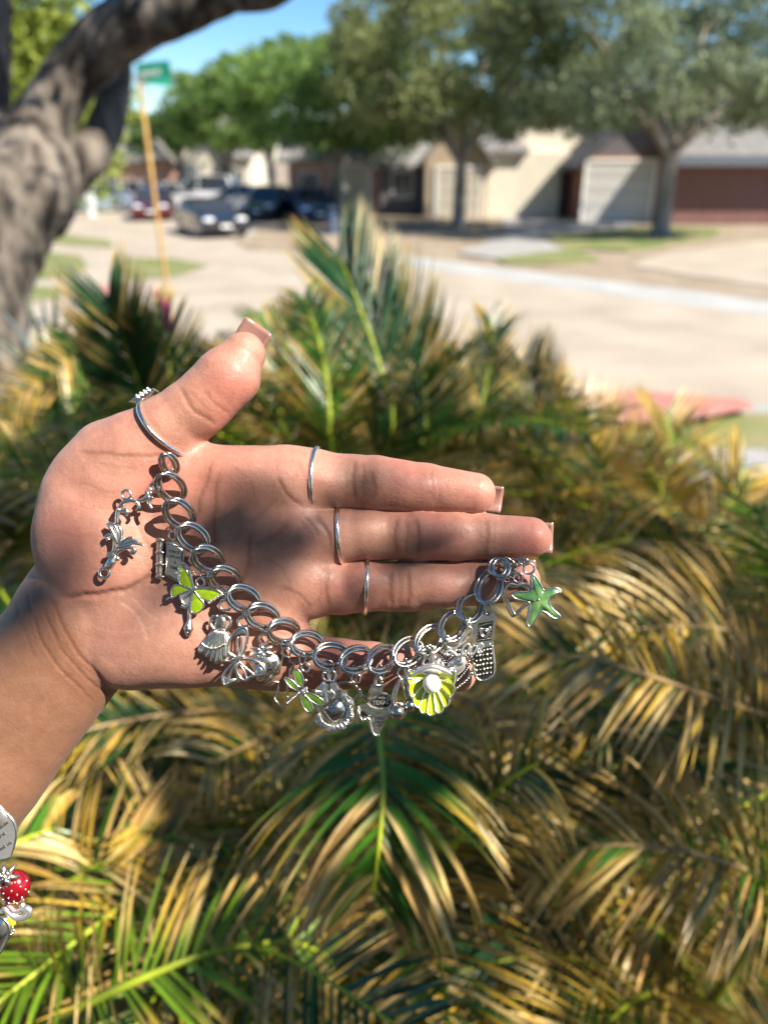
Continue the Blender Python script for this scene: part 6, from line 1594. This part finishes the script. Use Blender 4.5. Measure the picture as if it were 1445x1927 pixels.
# ---- S: open heart, T: starfish, o=(720,1020), s=4.014
s1, o1 = 4.014, (720, 1020)
C = Charm('open_heart_charm', 'plain open silver heart outline charm tucked behind the starfish', (970, 1135), zat((960, 1110), (985, 1110), lift=8))
HP_ = K([(1010, 325), (960, 315), (925, 350), (925, 400), (960, 480), (1000, 550), (1050, 500), (1100, 455), (1125, 400), (1110, 340), (1065, 315)])
C.part('heart_outline', silver, [wire(HP_, 2.6, 0, True, n=3), wire([(x - 4, y + 4) for x, y in HP_], 2.0, -5, True, n=3)])
C.part('eyelet', silver, [loop(K([(1020, 268)])[0], 9, 2.4, 2)])
jump(C, K([(985, 250)])[0], 8, 1.8, ry=5)
C = Charm('starfish_charm', 'sea-green enamel starfish charm with silver rim at the fingertips', (1011, 1130), zat((1000, 1100), (985, 1110), lift=20))
STAR = catmull(K([(1130, 240), (1165, 280), (1190, 320), (1215, 365), (1270, 350), (1310, 347), (1348, 372), (1310, 385), (1270, 415), (1252, 450), (1275, 500), (1320, 540), (1340, 565), (1318, 580), (1275, 565), (1235, 535), (1195, 520), (1165, 560), (1140, 600), (1118, 635), (1092, 625), (1095, 580), (1110, 500), (1105, 455), (1050, 440), (1000, 425), (970, 395), (1010, 378), (1070, 375), (1110, 372), (1130, 340), (1122, 290)]), 3, True)
C.part('star', starem, [plate(STAR, -5, 1, 1.2, dome=5)])
C.part('rim', silver, [wire(STAR, 1.7, 0.6, True, smooth=False, sides=6)])
C.part('back', silver, [plate(np.array(STAR) + (-2, 3), -9, -5, 0.6)], False)
C.part('nub', whitesil, [bead(K([(1170, 432)])[0], 2.8, 6)])
C.part('eyelet', silver, [loop(K([(1102, 200)])[0], 10, 2.4, 2)])
jump(C, K([(1070, 150)])[0], 8, 1.8, ry=6)
# clasp at the end of the chain, caught behind the middle finger
C = Charm('clasp', 'small silver clasp rings squeezed below the middle fingertip', (965, 1060), zat((960, 1075), (985, 1080), lift=6), group=None, cat='clasp')
C.part('clasp_ring', steel, [ring(K([(930, 160)])[0], 14, 2.4, 2, 10, 0.4), ring(K([(965, 190)])[0], 9, 2.2, 4, 13), ring(K([(1020, 150)])[0], 10, 2.4, 3, 7, -0.4), ring(K([(930, 270)])[0], 5, 2, 4, 8), ring(K([(1050, 140)])[0], 7, 2, 4, 5)])
C.part('bead', silver, [bead(p, 3.2, 5) for p in K([(1000, 170), (1030, 165), (920, 265), (945, 250), (990, 205), (1010, 190)])])

WS = 1.0
# ---- finger rings
def finger_ring(name, label, c, ang, shift, rmax, wr=4.0, rot=0.0, group='plain silver rings on the fingers', extra=None, flat=1.0):
    """ang: direction of the finger in the photo plane; the band follows the skin all the way round"""
    ax = np.array([math.cos(ang), math.sin(ang), 0.0]); u = np.array([-math.sin(ang), math.cos(ang), 0.0]); w = np.array([0, 0, 1.0])
    c0 = hc(*c); P = []; n = 48
    for k in range(n):
        t = 2 * math.pi * k / n
        d = norm(math.cos(t) * u + math.sin(t) * w + ax * rot * math.cos(t))
        h = BVH.ray_cast(Vector(c0.tolist()), Vector(d.tolist()))
        r = min(h[3] if h[0] is not None else rmax, rmax)
        P.append(c0 + d * r + ax * shift * math.sin(t))
    P = np.array(P)
    for _ in range(2): P = 0.25 * np.roll(P, 1, 0) + 0.5 * P + 0.25 * np.roll(P, -1, 0)
    cen = P.mean(0); P = cen + (P - cen) * (1 + 2.6 / np.linalg.norm(P - cen, axis=1, keepdims=True))
    C = Charm(name, label, (c[0], c[1]), 0, group, 'ring')
    C.z = 0
    m = MB(); m.add(hand_world(tube(P, wr, 10, True)[0]), tube(P, wr, 10, True)[1])
    m.build('band', silver, C.e, smooth=True)
    return C, P
finger_ring('finger_ring', 'plain silver band on the index finger, topmost of the three finger bands', (597, 905, 4), 0.02, -6, 60, rot=0.0)
finger_ring('finger_ring', 'plain silver band on the middle finger, between the other two bands', (643, 1008, 6), 0.0, -4, 56, rot=0.08)
finger_ring('finger_ring', 'plain silver band on the ring finger, lowest of the three finger bands', (689, 1105, -2), 0.0, 2, 58, rot=-0.04)
C, P = finger_ring('thumb_ring', 'silver thumb ring with a small ribbed plaque on its outer side', (312, 803, 32), math.atan2(-41, 62), -16, 66, 4.4, 0.10, group=None)
o1, s1 = (0, 560), 2.58
pl_z = 28
m = MB(); v, f = plate(K([(660, 520), (700, 490), (745, 460), (778, 455), (785, 468), (750, 500), (700, 525)]), pl_z - 16, pl_z + 14, 1.5); m.add(hand_world(v), f)
for k in range(4):
    v, f = wire(K([(708 + 17 * k, 505 - 11 * k), (700 + 17 * k, 488 - 11 * k)]), 2.6, pl_z + 16, n=2); m.add(hand_world(v), f)
m.build('plaque', silver, C.e)

# ---- second bracelet on the forearm, bottom left
s1, o1 = 5.667, (0, 1480)
zb = 112
bc = np.array([-112, 1517.0]); ax = np.array([-0.6, 0.8]); pr = np.array([0.8, 0.6])
P = []
for k in range(60):
    t = 2 * math.pi * k / 60
    q = bc + pr * 140 * math.cos(t) + ax * 14 * math.sin(t)
    P.append((q[0], q[1], -16 + 130 * math.sin(t)))
wb = Charm('wrist_bracelet', 'silver snake chain bracelet round the forearm at the left edge', (bc[0], bc[1]), 0, None, 'bracelet')
v, f = tube(np.array(P), 8, 10, True); m = MB(); m.add(hand_world(v), f); m.build('chain_band', silver, wb.e, smooth=True)
g2 = 'charms on the wrist bracelet'
C = Charm('engraved_heart_charm', 'large pale silver heart charm engraved with script, at the left edge', (0, 1570), zb, g2)
C.part('plate', whitesil, [plate(catmull(K([(-20, 200), (40, 240), (90, 290), (150, 360), (180, 460), (178, 560), (150, 670), (110, 750), (40, 775), (-60, 780), (-170, 700), (-230, 560), (-230, 400), (-160, 290)]), 4, True), -3, 2, 1.2)], False)
C.part('rim', silver, [wire(K([(0, 230), (40, 250), (90, 290), (150, 360), (180, 460), (178, 560), (150, 670), (110, 750), (0, 778)]), 1.5, 2)])
C.part('small_heart', whitesil, [plate(catmull(K([(-60, 240), (0, 225), (60, 260), (85, 310), (70, 370), (20, 410), (-40, 420), (-90, 330)]), 4, True), 2, 4, 1, dome=3)])
for tx, p in (('because', (20, 425)), ('he first', (0, 535)), ('loved us.', (50, 640))):
    C.part('lettering', engrave, [text(tx, K([p])[0], 10.5, 2.6, -0.62, 0.4)], False)
C = Charm('strawberry_charm', 'red enamel strawberry charm with silver flower cap and silver seeds', (30, 1660), zb - 6, g2)
v, f = sphere((29, 1668, 0), (28, 31, 22), 24, 18)
C.part('berry', redm, [(v, f)])
for k in range(60):
    a = k * 2.39996; y = 1 - 2 * (k + 0.5) / 60; r_ = math.sqrt(1 - y * y)
    z_ = r_ * math.sin(a)
    if z_ > 0.0 and y > -0.55:
        C.part('seed', whitesil, [sphere((29 + 28.4 * r_ * math.cos(a), 1668 + 31.4 * y, 22.4 * z_), (1.9, 2.4, 1.6), 6, 5)])
c = np.array(K([(140, 880)])[0])
for k in range(6):
    a = k * math.pi / 3 + 0.2; d = np.array([math.cos(a), math.sin(a)])
    C.part('leaf', oldsil, [wire([(*(c + d * 4), 22), (*(c + d * 12), 25), (*(c + d * 23), 17)], [3, 5.5, 1.4], n=4)])
    C.part('petal', silver, [wire([(*(c + d * 2), 27), (*(c + d * 8), 29), (*(c + d * 12), 27)], [1.6, 3.4, 1.2], n=4)])
C.part('flower_centre', silver, [bead(c, 3.4, 29)])
C.part('cap', oldsil, [plate(K([(-60, 880), (60, 860), (120, 960), (60, 1010), (-40, 1030)]), 14, 22, 3, dome=3)])
C = Charm('scroll_letter_charm', 'flat silver curling scroll charm under the red strawberry', (28, 1712), zb - 12, g2)
C.part('scroll', whitesil, [wire(K([(40, 1280), (110, 1320), (200, 1330), (250, 1290), (230, 1250)]), 6, 0), wire(K([(60, 1290), (140, 1370), (220, 1400), (300, 1370), (325, 1320), (290, 1290), (260, 1310)]), 6, 2), wire(K([(-30, 1340), (60, 1330), (100, 1380), (60, 1420)]), 5, 0), wire(K([(100, 1380), (130, 1440), (180, 1440)]), 6, -2)])
C.part('pink_leg', pinkm, [wire(K([(85, 1215), (120, 1260), (160, 1300)]), 3.6, 5)])
C.part('dark_gap', oxide, [plate(K([(30, 1290), (220, 1330), (300, 1320), (180, 1400), (90, 1390)]), -8, -4, 1)], False)
C.part('yellow_spot', ylwm, [plate(catmull(K([(95, 1390), (140, 1385), (185, 1440), (150, 1480), (120, 1450)]), 3, True), 2, 6, 1)])
for p in K([(140, 1500), (152, 1530), (140, 1560), (120, 1575)]): C.part('bead', silver, [bead(p, 3, 0)])
C = Charm('plain_heart_charm', 'smooth plain silver heart charm, lowest at the left edge', (0, 1755), zb - 4, g2)
C.part('heart', silver, [plate(catmull(K([(-120, 1420), (-20, 1400), (60, 1420), (105, 1500), (108, 1580), (60, 1680), (0, 1780), (-120, 1900), (-220, 1760), (-260, 1560)]), 4, True), -4, 0, 2, dome=7)])
C.part('rim', silver, [wire(K([(0, 1385), (60, 1410), (108, 1490), (110, 1580), (62, 1680), (0, 1785)]), 2.2, 2)])
